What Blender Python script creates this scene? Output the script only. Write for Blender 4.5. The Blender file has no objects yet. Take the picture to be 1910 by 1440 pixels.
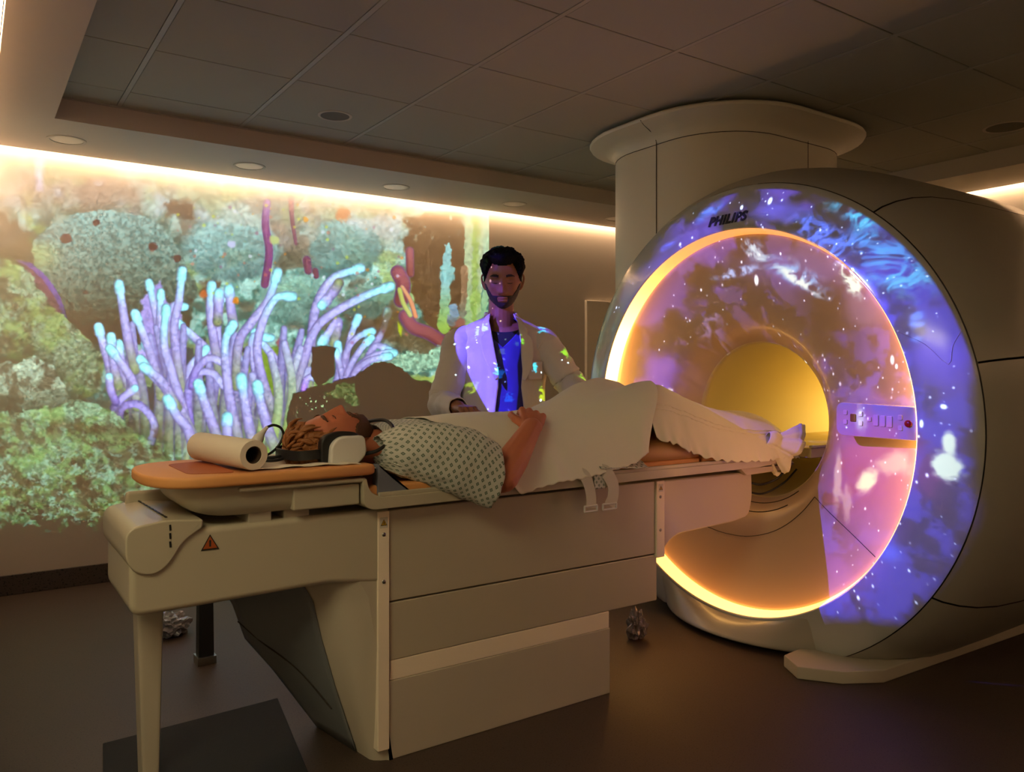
import bpy, bmesh, math, random
import numpy as np
from mathutils import Vector, Matrix, noise as mnoise

# ---------------------------------------------------------------- camera: eye 1.10 above the floor at the origin, level
FPX, HORIZ, EYE = 1486.0, 690.0, 1.10
SS, CC = .8241, .5664
sc = bpy.context.scene
cd = bpy.data.cameras.new('camera'); cam = bpy.data.objects.new('camera', cd); sc.collection.objects.link(cam)
cam.location = (0, 0, EYE)
cam.rotation_euler = (math.pi/2, 0, -math.atan2(CC, SS))
cd.sensor_fit = 'HORIZONTAL'; cd.sensor_width = 36; cd.lens = FPX/1910*36
cd.shift_y = -(720-HORIZ)/1910; cd.clip_start = .02
sc.camera = cam
sc.view_settings.view_transform = 'Standard'; sc.view_settings.look = 'None'; sc.view_settings.gamma = 1
sc.view_settings.use_curve_mapping = False
sc.view_settings.exposure = 0.0
w = bpy.data.worlds.new('world'); sc.world = w; w.use_nodes = True
w.node_tree.nodes['Background'].inputs[0].default_value = (.9, .62, .36, 1); w.node_tree.nodes['Background'].inputs[1].default_value = .004

# ---------------------------------------------------------------- two video projectors on the ceiling (spot lamps that carry a slide)
REEF_P = Vector((1.515, .80, 2.14)); REEF_THROW = 4.60-.80
GAL_P = Vector((.25, 2.45, 2.15)); GAL_THROW = 2.62-.25
def slide_image(name, w_, h_):
    im = bpy.data.images.new(name, w_, h_, float_buffer=True); im.colorspace_settings.name = 'Linear Rec.709'
    im.generated_color = (0, 0, 0, 1); return im
def projector(name, loc, fwd, right, half_u, v_lo, v_hi, u_lo, u_hi, image, power):
    # fwd, right: world axes of the lens; the slide covers tan-angles u_lo..u_hi, v_lo..v_hi
    ld = bpy.data.lights.new(name, 'SPOT'); o = bpy.data.objects.new(name, ld); sc.collection.objects.link(o)
    o.location = loc; o.rotation_euler = Vector(fwd).to_track_quat('-Z', 'Y').to_euler()
    ld.energy = power; ld.spot_size = math.radians(150); ld.spot_blend = 0; ld.shadow_soft_size = .0015
    ld.use_nodes = True; nt = ld.node_tree; N = nt.nodes; L = nt.links
    em = N['Emission']; geo = N.new('ShaderNodeNewGeometry')
    def dot(v):
        n = N.new('ShaderNodeVectorMath'); n.operation = 'DOT_PRODUCT'; L.new(geo.outputs['Normal'], n.inputs[0]); n.inputs[1].default_value = v; return n.outputs['Value']
    def m(op, a, b=None):
        n = N.new('ShaderNodeMath'); n.operation = op
        for i, q in enumerate((a, b)):
            if q is None: continue
            if isinstance(q, (int, float)): n.inputs[i].default_value = q
            else: L.new(q, n.inputs[i])
        return n.outputs[0]
    f = dot(fwd); u = m('DIVIDE', dot(right), f); v = m('DIVIDE', dot((0, 0, 1)), f)
    uu = m('DIVIDE', m('SUBTRACT', u, u_lo), u_hi-u_lo); vv = m('DIVIDE', m('SUBTRACT', v, v_lo), v_hi-v_lo)
    cx = N.new('ShaderNodeCombineXYZ'); L.new(uu, cx.inputs[0]); L.new(vv, cx.inputs[1])
    ti = N.new('ShaderNodeTexImage'); ti.image = image; ti.extension = 'CLIP'; L.new(cx.outputs[0], ti.inputs[0])
    r2 = m('ADD', 1., m('ADD', m('MULTIPLY', u, u), m('MULTIPLY', v, v)))
    L.new(ti.outputs[0], em.inputs[0]); L.new(m('MULTIPLY', m('POWER', r2, 1.5), 1.), em.inputs[1])   # flat field, as a projector lens gives
    return o
# wall picture spans X -0.25..2.971, Z 0.10..2.17 ; scanner picture spans Y 1.15..3.20, Z -0.02..1.95
RW = (-.25, 2.971, -.40, 2.17); GW = (1.10, 3.25, -.05, 1.95)
reef_im = slide_image('reef_slide', 1500, 1196); gal_im = slide_image('galaxy_slide', 900, 840)
REEF_POWER, GAL_POWER = 1150, 640
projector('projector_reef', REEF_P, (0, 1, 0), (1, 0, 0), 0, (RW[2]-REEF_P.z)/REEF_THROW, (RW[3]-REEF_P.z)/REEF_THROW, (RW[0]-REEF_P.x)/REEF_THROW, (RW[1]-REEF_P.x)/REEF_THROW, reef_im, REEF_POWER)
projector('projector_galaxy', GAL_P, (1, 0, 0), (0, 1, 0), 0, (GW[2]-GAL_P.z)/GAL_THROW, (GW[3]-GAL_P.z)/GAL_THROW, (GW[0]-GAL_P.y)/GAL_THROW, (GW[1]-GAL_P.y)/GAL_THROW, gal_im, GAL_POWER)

# strengths of the lamps built further down
WARM = (1.0, .65, .38); COVE_W = 27.0; RING_W = 15.0; BORE_W = 6.6
def area(name, loc, rot, sx, sy, power, col):
    ld = bpy.data.lights.new(name, 'AREA'); ld.shape = 'RECTANGLE'; ld.size = sx; ld.size_y = sy; ld.energy = power; ld.color = col
    o = bpy.data.objects.new(name, ld); o.location = loc; o.rotation_euler = rot; sc.collection.objects.link(o); return o

# unseen warm fill light added left of and behind the viewer
area('fill_light', (-.70, .9, 2.175), (0, 0, 0), .9, .9, 23, (1.0, .86, .50))

# ---------------------------------------------------------------- helpers
def srgb(r, g, b):
    f = lambda c: c/12.92 if c <= .04045 else ((c+.055)/1.055)**2.4
    return (f(r/255), f(g/255), f(b/255), 1)
def mat(name, col, rough=.5, metal=0, bump=0, bscale=60, spec=.5, coat=0, var=0, vscale=8, emit=None, estr=0, sheen=0, sss=0):
    m = bpy.data.materials.new(name); m.use_nodes = True; N = m.node_tree.nodes; L = m.node_tree.links; p = N['Principled BSDF']
    p.inputs['Base Color'].default_value = col if len(col) == 4 else (*col, 1)
    p.inputs['Roughness'].default_value = rough; p.inputs['Metallic'].default_value = metal
    p.inputs['Specular IOR Level'].default_value = spec; p.inputs['Coat Weight'].default_value = coat; p.inputs['Coat Roughness'].default_value = .12
    if sheen: p.inputs['Sheen Weight'].default_value = sheen
    if sss: p.inputs['Subsurface Weight'].default_value = sss; p.inputs['Subsurface Scale'].default_value = .01
    if emit: p.inputs['Emission Color'].default_value = (*emit, 1); p.inputs['Emission Strength'].default_value = estr
    if bump or var:
        tc = N.new('ShaderNodeTexCoord'); nz = N.new('ShaderNodeTexNoise'); nz.inputs['Scale'].default_value = bscale; nz.inputs['Detail'].default_value = 4; L.new(tc.outputs['Object'], nz.inputs['Vector'])
        if bump:
            b = N.new('ShaderNodeBump'); b.inputs['Strength'].default_value = bump; b.inputs['Distance'].default_value = .004; L.new(nz.outputs[0], b.inputs['Height']); L.new(b.outputs[0], p.inputs['Normal'])
        if var:
            n2 = N.new('ShaderNodeTexNoise'); n2.inputs['Scale'].default_value = vscale; n2.inputs['Detail'].default_value = 5; L.new(tc.outputs['Object'], n2.inputs['Vector'])
            mx = N.new('ShaderNodeMix'); mx.data_type = 'RGBA'; L.new(n2.outputs[0], mx.inputs[0])
            c = p.inputs['Base Color'].default_value[:3]
            mx.inputs[6].default_value = (*[q*(1-var) for q in c], 1); mx.inputs[7].default_value = (*[min(1, q*(1+var)) for q in c], 1); L.new(mx.outputs[2], p.inputs['Base Color'])
    return m
def link(o, parent=None):
    sc.collection.objects.link(o)
    if parent: o.parent = parent
    return o
def mobj(name, V, F, m=None, parent=None, smooth=True, sharp=None):
    me = bpy.data.meshes.new(name); me.from_pydata([tuple(v) for v in V], [], F); me.validate(); me.update()
    if m: me.materials.append(m)
    for p in me.polygons: p.use_smooth = smooth
    o = bpy.data.objects.new(name, me)
    if sharp and smooth:
        try: me.set_sharp_from_angle(angle=math.radians(sharp))
        except Exception: pass
    return link(o, parent)
def from_bm(name, bm, m, parent=None, smooth=True, sharp=40):
    bmesh.ops.recalc_face_normals(bm, faces=bm.faces)
    me = bpy.data.meshes.new(name); bm.to_mesh(me); bm.free()
    if m: me.materials.append(m)
    for p in me.polygons: p.use_smooth = smooth
    if smooth and sharp:
        try: me.set_sharp_from_angle(angle=math.radians(sharp))
        except Exception: pass
    return link(bpy.data.objects.new(name, me), parent)
def bake(o):
    dg = bpy.context.evaluated_depsgraph_get(); dg.update(); me = bpy.data.meshes.new_from_object(o.evaluated_get(dg)); o.modifiers.clear(); o.data = me
    return o
def thing(name, label, cat, loc=(0, 0, 0), group=None):
    o = bpy.data.objects.new(name, None); o.empty_display_size = .1; o.location = loc; sc.collection.objects.link(o)
    return tag(o, label, cat, group)
def tag(o, label, cat, group=None):
    o['label'] = label; o['category'] = cat
    if group: o['group'] = group
    return o
def struct(o): o['kind'] = 'structure'; return o
def adopt(t, objs=None):
    # children are modelled in world numbers: shift them under the empty at the base
    bpy.context.view_layer.update()
    for c in t.children:
        if not c.get('_ad'): c.matrix_parent_inverse = Matrix.Translation(t.location).inverted(); c['_ad'] = 1
def unmark():
    for o in bpy.data.objects:
        if '_ad' in o: del o['_ad']
def bm_box(bm, lo, hi, bev=0, seg=2):
    r = bmesh.ops.create_cube(bm, size=1); vs = r['verts']
    for v in vs: v.co = Vector([lo[i]+(v.co[i]+.5)*(hi[i]-lo[i]) for i in range(3)])
    if bev:
        es = list({e for v in vs for e in v.link_edges}); bmesh.ops.bevel(bm, geom=es, offset=bev, segments=seg, profile=.5, affect='EDGES')
def wn(o, bev):
    if bev: q = o.modifiers.new('w', 'WEIGHTED_NORMAL'); q.keep_sharp = True; q.weight = 100
    return o
def box(name, lo, hi, m, parent=None, bev=.004, seg=2):
    bm = bmesh.new(); bm_box(bm, lo, hi, bev, seg); return wn(from_bm(name, bm, m, parent, True, 50), bev)
def bm_prism(bm, poly, lo, hi, axis='y', bev=0, seg=2):
    # poly in the two other axes
    def P(a, b, c): return {'y': (a, c, b), 'z': (a, b, c), 'x': (c, a, b)}[axis]
    v0 = [bm.verts.new(P(a, b, lo)) for a, b in poly]; v1 = [bm.verts.new(P(a, b, hi)) for a, b in poly]; n = len(poly)
    fs = [bm.faces.new(v0), bm.faces.new(list(reversed(v1)))]
    for i in range(n): fs.append(bm.faces.new((v0[i], v1[i], v1[(i+1) % n], v0[(i+1) % n])))
    bmesh.ops.recalc_face_normals(bm, faces=fs)
    if bev:
        es = [e for e in {e for f in fs[:2] for e in f.edges}]; bmesh.ops.bevel(bm, geom=es, offset=bev, segments=seg, profile=.5, affect='EDGES')
def prism(name, poly, lo, hi, m, parent=None, axis='y', bev=.004, seg=2, sharp=40):
    bm = bmesh.new(); bm_prism(bm, poly, lo, hi, axis, bev, seg); return wn(from_bm(name, bm, m, parent, True, sharp), bev)
def rpoly(pts, r, n=5):
    # round the corners of a polygon; r a number or one per corner
    out = []; k = len(pts)
    for i, p in enumerate(pts):
        ri = r[i] if isinstance(r, (list, tuple)) else r
        p = Vector(p); a = Vector(pts[i-1])-p; b = Vector(pts[(i+1) % k])-p
        if ri <= 0: out.append(tuple(p)); continue
        q = min(ri, a.length*.49, b.length*.49); s = p+a.normalized()*q; e = p+b.normalized()*q
        for j in range(n+1):
            t = j/n; out.append(tuple(s*(1-t)**2+p*2*t*(1-t)+e*t*t))
    return out
def csp(pts, n=8):
    P = [Vector(p) for p in pts]; P = [2*P[0]-P[1]]+P+[2*P[-1]-P[-2]]; out = []
    for i in range(1, len(P)-2):
        for j in range(n):
            t = j/n; a, b, c, d = P[i-1:i+3]; out.append(.5*((2*b)+(c-a)*t+(2*a-5*b+4*c-d)*t*t+(3*b-a-3*c+d)*t**3))
    out.append(P[-2]); return out
def bm_tube(bm, pts, r, segs=8, caps=True, flat=1.):
    pts = [Vector(p) for p in pts]; n = len(pts); R = r if isinstance(r, (list, tuple)) else [r]*n
    if len(R) != n: R = [R[0]+(R[-1]-R[0])*i/(n-1) for i in range(n)] if len(R) == 2 else [np.interp(i/(n-1), np.linspace(0, 1, len(R)), R) for i in range(n)]
    up = None; rings = []
    for i, p in enumerate(pts):
        t = (pts[min(i+1, n-1)]-pts[max(i-1, 0)]).normalized()
        if up is None: up = t.orthogonal().normalized()
        else: up = (up-t*up.dot(t)).normalized()
        s = t.cross(up); rings.append([bm.verts.new(p+(up*math.cos(2*math.pi*j/segs)*flat+s*math.sin(2*math.pi*j/segs))*R[i]) for j in range(segs)])
    for a, b in zip(rings, rings[1:]):
        for j in range(segs): bm.faces.new((a[j], a[(j+1) % segs], b[(j+1) % segs], b[j]))
    if caps: bm.faces.new(list(reversed(rings[0]))); bm.faces.new(rings[-1])
def tube(name, pts, r, m, parent=None, segs=10, smooth=True, n=8):
    bm = bmesh.new(); bm_tube(bm, csp(pts, n) if n else pts, r, segs); return from_bm(name, bm, m, parent, smooth, 60)
def lathe_x(name, prof, cy, cz, m, parent=None, segs=128, a0=0, a1=360, clip=None, sharp=30, closed=False):
    # profile [(x, r)] spun about the scanner axis
    full = abs(a1-a0-360) < 1e-6; n = segs if full else max(3, int(segs*(a1-a0)/360)); V = []; F = []
    k = n if full else n+1; c = len(prof)
    for i in range(k):
        a = math.radians(a0+(a1-a0)*i/n)
        for x, r in prof:
            z = cz+r*math.sin(a); y = cy+r*math.cos(a)
            if clip is not None and z < clip: z = clip
            V.append((x, y, z))
    for i in range(n):
        for j in range(c if closed else c-1):
            a, b = i*c+j, ((i+1) % k)*c+j; a2, b2 = i*c+(j+1) % c, ((i+1) % k)*c+(j+1) % c; F.append((a, a2, b2, b))
    o = mobj(name, V, F, m, parent, True, None)
    bm = bmesh.new(); bm.from_mesh(o.data); bmesh.ops.remove_doubles(bm, verts=bm.verts, dist=1e-5); bmesh.ops.dissolve_degenerate(bm, dist=1e-6, edges=bm.edges); bmesh.ops.recalc_face_normals(bm, faces=bm.faces); bm.to_mesh(o.data); bm.free()
    try: o.data.set_sharp_from_angle(angle=math.radians(sharp))
    except Exception: pass
    return o
def grid(name, fn, nu, nv, m, parent=None, thick=0, closed_v=False, uv=None):
    V = [fn(i/nu, j/nv) for i in range(nu+1) for j in range(nv+(0 if closed_v else 1))]; c = nv+(0 if closed_v else 1); F = []
    for i in range(nu):
        for j in range(nv): F.append((i*c+j, (i+1)*c+j, (i+1)*c+(j+1) % c, i*c+(j+1) % c))
    o = mobj(name, V, F, m, parent)
    if uv:
        ul = o.data.uv_layers.new(name='UVMap')
        for p in o.data.polygons:
            for li in p.loop_indices:
                vi = o.data.loops[li].vertex_index; ul.data[li].uv = uv(vi//c/nu, (vi % c)/nv)
    if thick:
        s = o.modifiers.new('s', 'SOLIDIFY'); s.thickness = thick; s.offset = -1; bake(o)
        for p in o.data.polygons: p.use_smooth = True
    return o
def capsule(bm, a, b, ra, rb, segs=14, M=None, sq=1.):
    a, b = Vector(a), Vector(b); t = (b-a); L = t.length; t = t.normalized() if L > 1e-6 else Vector((0, 0, 1)); u = t.orthogonal().normalized(); s = t.cross(u); rings = []
    prof = [(-ra*math.cos(q), ra*math.sin(q)) for q in (0.25, .7, 1.15, math.pi/2)]+[(L+rb*math.sin(q), rb*math.cos(q)) for q in (0, .42, .87, 1.32)]
    for x, r in prof:
        rings.append([bm.verts.new(a+t*x+(u*math.cos(2*math.pi*j/segs)+s*math.sin(2*math.pi*j/segs)*sq)*r) for j in range(segs)])
    for p, q in zip(rings, rings[1:]):
        for j in range(segs): bm.faces.new((p[j], p[(j+1) % segs], q[(j+1) % segs], q[j]))
    bm.faces.new(list(reversed(rings[0]))); bm.faces.new(rings[-1])
def ball(bm, c, r, M=None):
    res = bmesh.ops.create_uvsphere(bm, u_segments=18, v_segments=12, radius=1)
    for v in res['verts']:
        q = Vector((v.co.x*r[0], v.co.y*r[1], v.co.z*r[2]))
        if M is not None: q = M @ q
        v.co = q+Vector(c)
def fuse(o, vox, smooth_it=4, fac=.5):
    r = o.modifiers.new('r', 'REMESH'); r.mode = 'VOXEL'; r.voxel_size = vox; r.use_smooth_shade = True
    if smooth_it: s = o.modifiers.new('s', 'SMOOTH'); s.iterations = smooth_it; s.factor = fac
    bake(o)
    for p in o.data.polygons: p.use_smooth = True
    return o
def gau(x, s): return math.exp(-(x/s)**2)
# ---------------------------------------------------------------- materials
M = {}
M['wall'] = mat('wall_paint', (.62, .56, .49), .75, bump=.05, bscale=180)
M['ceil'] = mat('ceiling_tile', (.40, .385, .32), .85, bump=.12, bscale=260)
M['grid'] = mat('grid_metal', (.40, .38, .33), .55)
M['gap'] = mat('dark_gap', (.02, .016, .012), .9)
M['soffit'] = mat('soffit_paint', (.56, .50, .43), .75, bump=.04, bscale=180)
M['cream'] = mat('cream_plastic', (.50, .445, .33), .38, coat=.15, var=.03, vscale=3)
M['cream2'] = mat('cream_plastic_matte', (.52, .46, .36), .5, var=.04, vscale=4)
M['shell'] = mat('gloss_shell', (.39, .36, .30), .3, coat=.3)
M['ringface'] = mat('gloss_ring_face', (.50, .50, .47), .2, coat=.5)
M['disc'] = mat('funnel_plastic', (.58, .42, .29), .34, coat=.15)
M['borein'] = mat('bore_plastic', (.70, .58, .30), .42, spec=.3)
M['turret'] = mat('turret_plastic', (.74, .68, .54), .42)
M['orange'] = mat('orange_foam', srgb(226, 158, 94), .6, bump=.05, bscale=90)
M['paper'] = mat('paper_roll', (.80, .72, .60), .8, bump=.08, bscale=240)
M['white'] = mat('white_plastic', (.74, .72, .68), .3)
M['black'] = mat('black_rubber', (.012, .012, .013), .45)
M['seam'] = mat('seam_dark', (.035, .025, .018), .7)
M['steel'] = mat('steel', (.35, .34, .32), .35, metal=1)
M['blue'] = mat('slate_cushion', (.16, .17, .22), .6)
def speckle(name, base, sp1, sp2, sc1, bumps=.03, rough=.55):
    m = mat(name, base, rough); N = m.node_tree.nodes; L = m.node_tree.links; p = N['Principled BSDF']; tc = N.new('ShaderNodeTexCoord')
    prev = None; n2 = N.new('ShaderNodeTexNoise'); n2.inputs['Scale'].default_value = 2.2; n2.inputs['Detail'].default_value = 6; L.new(tc.outputs['Object'], n2.inputs[0])
    cr = N.new('ShaderNodeMix'); cr.data_type = 'RGBA'; L.new(n2.outputs[0], cr.inputs[0]); cr.inputs[6].default_value = (*[q*.82 for q in base], 1); cr.inputs[7].default_value = (*[q*1.18 for q in base], 1); prev = cr.outputs[2]
    for col, s, th in ((sp1, sc1, .62), (sp2, sc1*1.7, .64)):
        nz = N.new('ShaderNodeTexNoise'); nz.inputs['Scale'].default_value = s; nz.inputs['Detail'].default_value = 1; L.new(tc.outputs['Object'], nz.inputs[0])
        r = N.new('ShaderNodeValToRGB'); r.color_ramp.elements[0].position = th; r.color_ramp.elements[1].position = th+.05; L.new(nz.outputs[0], r.inputs[0])
        mx = N.new('ShaderNodeMix'); mx.data_type = 'RGBA'; L.new(r.outputs[0], mx.inputs[0]); L.new(prev, mx.inputs[6]); mx.inputs[7].default_value = (*col, 1); prev = mx.outputs[2]
    L.new(prev, p.inputs['Base Color']); return m
M['floor'] = speckle('speckled_vinyl', (.062, .040, .029), (.032, .020, .015), (.09, .065, .048), 170)
M['base'] = speckle('speckled_baseboard', (.075, .058, .05), (.01, .01, .01), (.03, .025, .02), 90)
M['door'] = mat('door_paint', (.74, .68, .57), .6)
M['mat'] = mat('black_mat', (.009, .009, .010), .85, bump=.2, bscale=300)
M['led'] = mat('cove_led', (1, 1, 1), .5, emit=WARM, estr=COVE_W)
M['off'] = mat('lamp_glass_off', (.52, .48, .40), .35)

# ---------------------------------------------------------------- room
YW, XR, XL, YF = 4.602, 5.09, .055, -1.7
XJ = -1.5                                   # the room widens behind the left wall's end
ZS, ZC = 2.183, 2.28
struct(box('floor', (XJ-.1, YF-.1, -.1), (XR+.1, YW+.1, 0), M['floor'], bev=0))
struct(box('wall_back', (XL-.1, YW, 0), (XR+.1, YW+.1, 2.6), M['wall'], bev=0))
struct(box('wall_right', (XR, YF, 0), (XR+.1, YW, 2.6), M['wall'], bev=0))
struct(box('wall_left', (XL-.1, 2.25, 0), (XL, YW, 2.6), M['wall'], bev=0))
struct(box('wall_return', (XJ, 2.15, 0), (XL, 2.25, 2.6), M['wall'], bev=0))
struct(box('wall_far_left', (XJ-.1, YF, 0), (XJ, 2.25, 2.6), M['wall'], bev=0))
struct(box('wall_front', (XJ-.1, YF-.1, 0), (XR+.1, YF, 2.6), M['wall'], bev=0))
struct(box('baseboard_back', (XL, YW-.012, 0), (XR, YW, .098), M['base'], bev=.003))
struct(box('baseboard_left', (XL, 2.25, 0), (XL+.012, YW-.012, .098), M['base'], bev=.003))
struct(box('baseboard_right', (XR-.012, YF, 0), (XR, YW-.012, .098), M['base'], bev=.003))
# soffit ring with its slot for the light strips
SLOT = .045
IX0, IX1, IY1, IY0 = .32, 4.57, 3.943, -1.15
bm = bmesh.new()
bm_box(bm, (XL+SLOT, IY1, ZS), (XR-SLOT, YW-SLOT, ZS+.10))
bm_box(bm, (XL+SLOT, 2.2, ZS), (IX0, IY1, ZS+.10))
bm_box(bm, (XJ+SLOT, YF+SLOT, ZS), (IX0, 2.2, ZS+.10))
bm_box(bm, (IX1, YF+SLOT, ZS), (XR-SLOT, IY1, ZS+.10))
bm_box(bm, (IX0, YF+SLOT, ZS), (IX1, IY0, ZS+.10))
struct(from_bm('ceiling_soffit', bm, M['soffit'], None, False, None)); bpy.data.objects['ceiling_soffit'].name = 'trim_1'
struct(box('ceiling_cap', (XJ-.1, YF-.1, 2.5), (XR+.1, YW+.1, 2.6), M['soffit'], bev=0)); bpy.data.objects['ceiling_cap'].name = 'trim_2'
# slot roofs carry the LED strips
def strip(name, lo, hi, label, up=.032):
    t = thing(name, label, 'light strip', ((lo[0]+hi[0])/2, (lo[1]+hi[1])/2, ZS+up), 'warm light strips hidden in the ceiling cove')
    box('diffuser', (lo[0], lo[1], ZS+up), (hi[0], hi[1], ZS+up+.006), M['led'], t, 0)
    box('channel', (lo[0]-.001, lo[1]-.001, ZS+up+.006), (hi[0]+.001, hi[1]+.001, ZS+up+.03), M['grid'], t, 0)
    adopt(t); return t
strip('led_strip', (XL+.002, YW-SLOT+.004, 0), (XR-.004, YW-.004, 0), 'long glowing light strip above the coral reef wall')
strip('led_strip', (XR-SLOT+.004, YF+.05, 0), (XR-.004, YW-SLOT-.002, 0), 'glowing light strip along the wall right of the scanner')
strip('led_strip', (XL+.004, 2.25, 0), (XL+SLOT-.004, YW-SLOT-.002, 0), 'glowing light strip at the top left corner of the ceiling')
strip('led_strip', (XJ+.05, YF+.004, 0), (XR-SLOT-.01, YF+SLOT-.004, 0), 'light strip outside the picture, opposite the coral reef wall')
# tiled ceiling
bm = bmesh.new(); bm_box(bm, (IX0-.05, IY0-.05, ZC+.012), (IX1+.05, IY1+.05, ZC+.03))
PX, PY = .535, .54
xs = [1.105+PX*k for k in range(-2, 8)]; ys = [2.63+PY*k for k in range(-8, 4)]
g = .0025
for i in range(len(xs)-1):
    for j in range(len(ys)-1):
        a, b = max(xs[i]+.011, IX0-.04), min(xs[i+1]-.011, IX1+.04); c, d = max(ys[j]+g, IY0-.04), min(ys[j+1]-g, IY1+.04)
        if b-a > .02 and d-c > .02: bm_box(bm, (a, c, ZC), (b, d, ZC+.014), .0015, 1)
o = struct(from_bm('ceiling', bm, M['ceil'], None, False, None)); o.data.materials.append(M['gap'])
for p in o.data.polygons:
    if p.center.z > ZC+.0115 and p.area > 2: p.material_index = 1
bm = bmesh.new()
for x in xs:
    if IX0 < x < IX1: bm_box(bm, (x-.009, IY0-.04, ZC-.001), (x+.009, IY1+.04, ZC+.01))
struct(from_bm('trim_3', bm, M['grid'], None, False, None))
struct(box('trim_4', (IX0, IY1-.006, ZC-.006), (IX1, IY1, ZC), M['grid'], bev=0))
# recessed down lights, unlit, in the soffit
def ring_mesh(r0, r1, z0, z1, n=48):
    V = []; F = []
    for i in range(n):
        a = 2*math.pi*i/n
        for r, z in ((r0, z1), (r0, z0+.001), ((r0+r1)/2, z0), (r1, z0+.002), (r1, z1)): V.append((r*math.cos(a), r*math.sin(a), z))
    for i in range(n):
        for j in range(4): F.append((i*5+j, i*5+j+1, ((i+1) % n)*5+j+1, ((i+1) % n)*5+j))
    return V, F
def disc_mesh(r, z0, z1, n=48):
    V = [(0, 0, z0)]+[(r*math.cos(2*math.pi*i/n), r*math.sin(2*math.pi*i/n), z) for z in (z0, z1) for i in range(n)]; F = []
    for i in range(n): F += [(0, 1+(i+1) % n, 1+i), (1+i, 1+(i+1) % n, 1+n+(i+1) % n, 1+n+i)]
    F.append(tuple(1+n+i for i in range(n))); return V, F
def downlight(x, y, r, z, name, label, cat, group, rim=.014, mt='off', d=.004):
    t = thing(name, label, cat, (x, y, z), group)
    for nm, (V, F), m in (('trim_ring', ring_mesh(r-rim, r, -d, .0), M['soffit']), ('lens' if mt == 'off' else 'grille', disc_mesh(r-rim-.0005, -.0015, .0), M[mt])):
        mobj(nm, V, F, m, t, True, 30)
    return t
for x, s in ((.397, 'unlit round ceiling light nearest the left edge of the soffit'), (1.248, 'unlit round ceiling light above the brain coral in the reef picture'), (2.105, 'unlit round ceiling light in the soffit, middle of the five'),
             (2.959, 'unlit round ceiling light in the soffit above the technician'), (3.85, 'faint unlit round ceiling light beside the scanner column')):
    downlight(x, 4.28, .083, ZS, 'recessed_light', s, 'ceiling light', 'unlit round lights in the soffit')
M['grille'] = mat('speaker_grille', (.16, .145, .12), .8, bump=.4, bscale=900)
downlight(1.418, 3.514, .078, ZC, 'ceiling_speaker', 'round grey speaker grille set in a ceiling tile', 'speaker', None, .012, 'grille')
downlight(4.17, 1.83, .10, ZC, 'ceiling_speaker', 'dark round grille in the shadowed ceiling at far right', 'speaker', None, .014, 'grille')
# flush panel on the wall beside the scanner
d = struct(box('door_1', (3.82, YW-.03, 0), (4.80, YW-.001, 1.62), M['door'], bev=.004))
# ---------------------------------------------------------------- the scanner: axis along X at Y 2.205, Z 0.89
AY, AZ = 2.205, .89
mri = thing('mri_scanner', 'huge ring-shaped cream scanner lit with a projected galaxy picture', 'scanner', (3.4, AY, 0))
lathe_x('ring_face', [(2.668, .788), (2.604, .788), (2.600, .793), (2.601, .80), (2.608, .83), (2.625, .885), (2.645, .935), (2.660, .966), (2.667, .973), (2.69, .970), (2.72, .90)], AY, AZ, M['ringface'], mri, 192, clip=.03)
# warm light ring recessed between the face and the funnel: bright at both sides and below, dimmer on top
def ringlight():
    m = bpy.data.materials.new('light_ring_glow'); m.use_nodes = True; N = m.node_tree.nodes; L = m.node_tree.links; p = N['Principled BSDF']
    at = N.new('ShaderNodeAttribute'); at.attribute_name = 'lamp'; p.inputs['Base Color'].default_value = (.8, .7, .5, 1)
    cr = N.new('ShaderNodeValToRGB'); e = cr.color_ramp.elements; e[0].position = 0; e[0].color = (1, .34, .06, 1); e[1].position = 1; e[1].color = (1, .50, .12, 1); L.new(at.outputs['Fac'], cr.inputs[0])
    L.new(cr.outputs[0], p.inputs['Emission Color']); mu = N.new('ShaderNodeMath'); mu.operation = 'MULTIPLY'; mu.inputs[1].default_value = RING_W; L.new(at.outputs['Fac'], mu.inputs[0]); L.new(mu.outputs[0], p.inputs['Emission Strength']); return m
lr = lathe_x('light_ring', [(2.603, .7878), (2.662, .770), (2.672, .772), (2.672, .7878)], AY, AZ, ringlight(), mri, 192)
a = lr.data.attributes.new('lamp', 'FLOAT', 'POINT')
for i, v in enumerate(lr.data.vertices):
    an = math.degrees(math.atan2(v.co.z-AZ, v.co.y-AY)) % 360
    f = .06+1.1*math.exp(-(((an-5+180) % 360-180)/32)**2)+.8*math.exp(-(((an-178+180) % 360-180)/28)**2)+.26*math.exp(-(((an-268+180) % 360-180)/60)**2)
    a.data[i].value = f
FUN = [(2.674, .7875), (2.664, .768), (2.662, .760), (2.666, .745), (2.674, .68), (2.682, .58), (2.690, .48), (2.700, .425), (2.722, .392), (2.76, .357), (2.800, .332)]
def funx(r): return float(np.interp(-r, [-q[1] for q in FUN[2:]], [q[0] for q in FUN[2:]]))
lathe_x('funnel', FUN, AY, AZ, M['disc'], mri, 160, sharp=40)
lathe_x('bore_tube', [(2.800, .333), (2.803, .328), (2.83, .325), (4.32, .325)], AY, AZ, M['borein'], mri, 128, sharp=60)
SH = [(2.672, .976), (2.70, 1.0), (2.76, 1.03), (2.84, 1.055), (2.95, 1.073), (3.10, 1.083), (3.3, 1.086), (3.85, 1.086), (4.1, 1.06), (4.26, .97), (4.32, .80), (4.33, .33)]
for k, (b0, b1) in enumerate(((-50, 34), (34.4, 127.4), (127.8, 166), (166.4, 214.4), (214.8, 309.6))):
    lathe_x('shell_panel', SH, AY, AZ, M['shell'], mri, 160, b0, b1, clip=.03, sharp=60)
lathe_x('inner_drum', [(2.70, .95), (2.95, 1.06), (3.85, 1.07), (4.2, .95)], AY, AZ, M['seam'], mri, 96, clip=.04, sharp=60)
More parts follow.
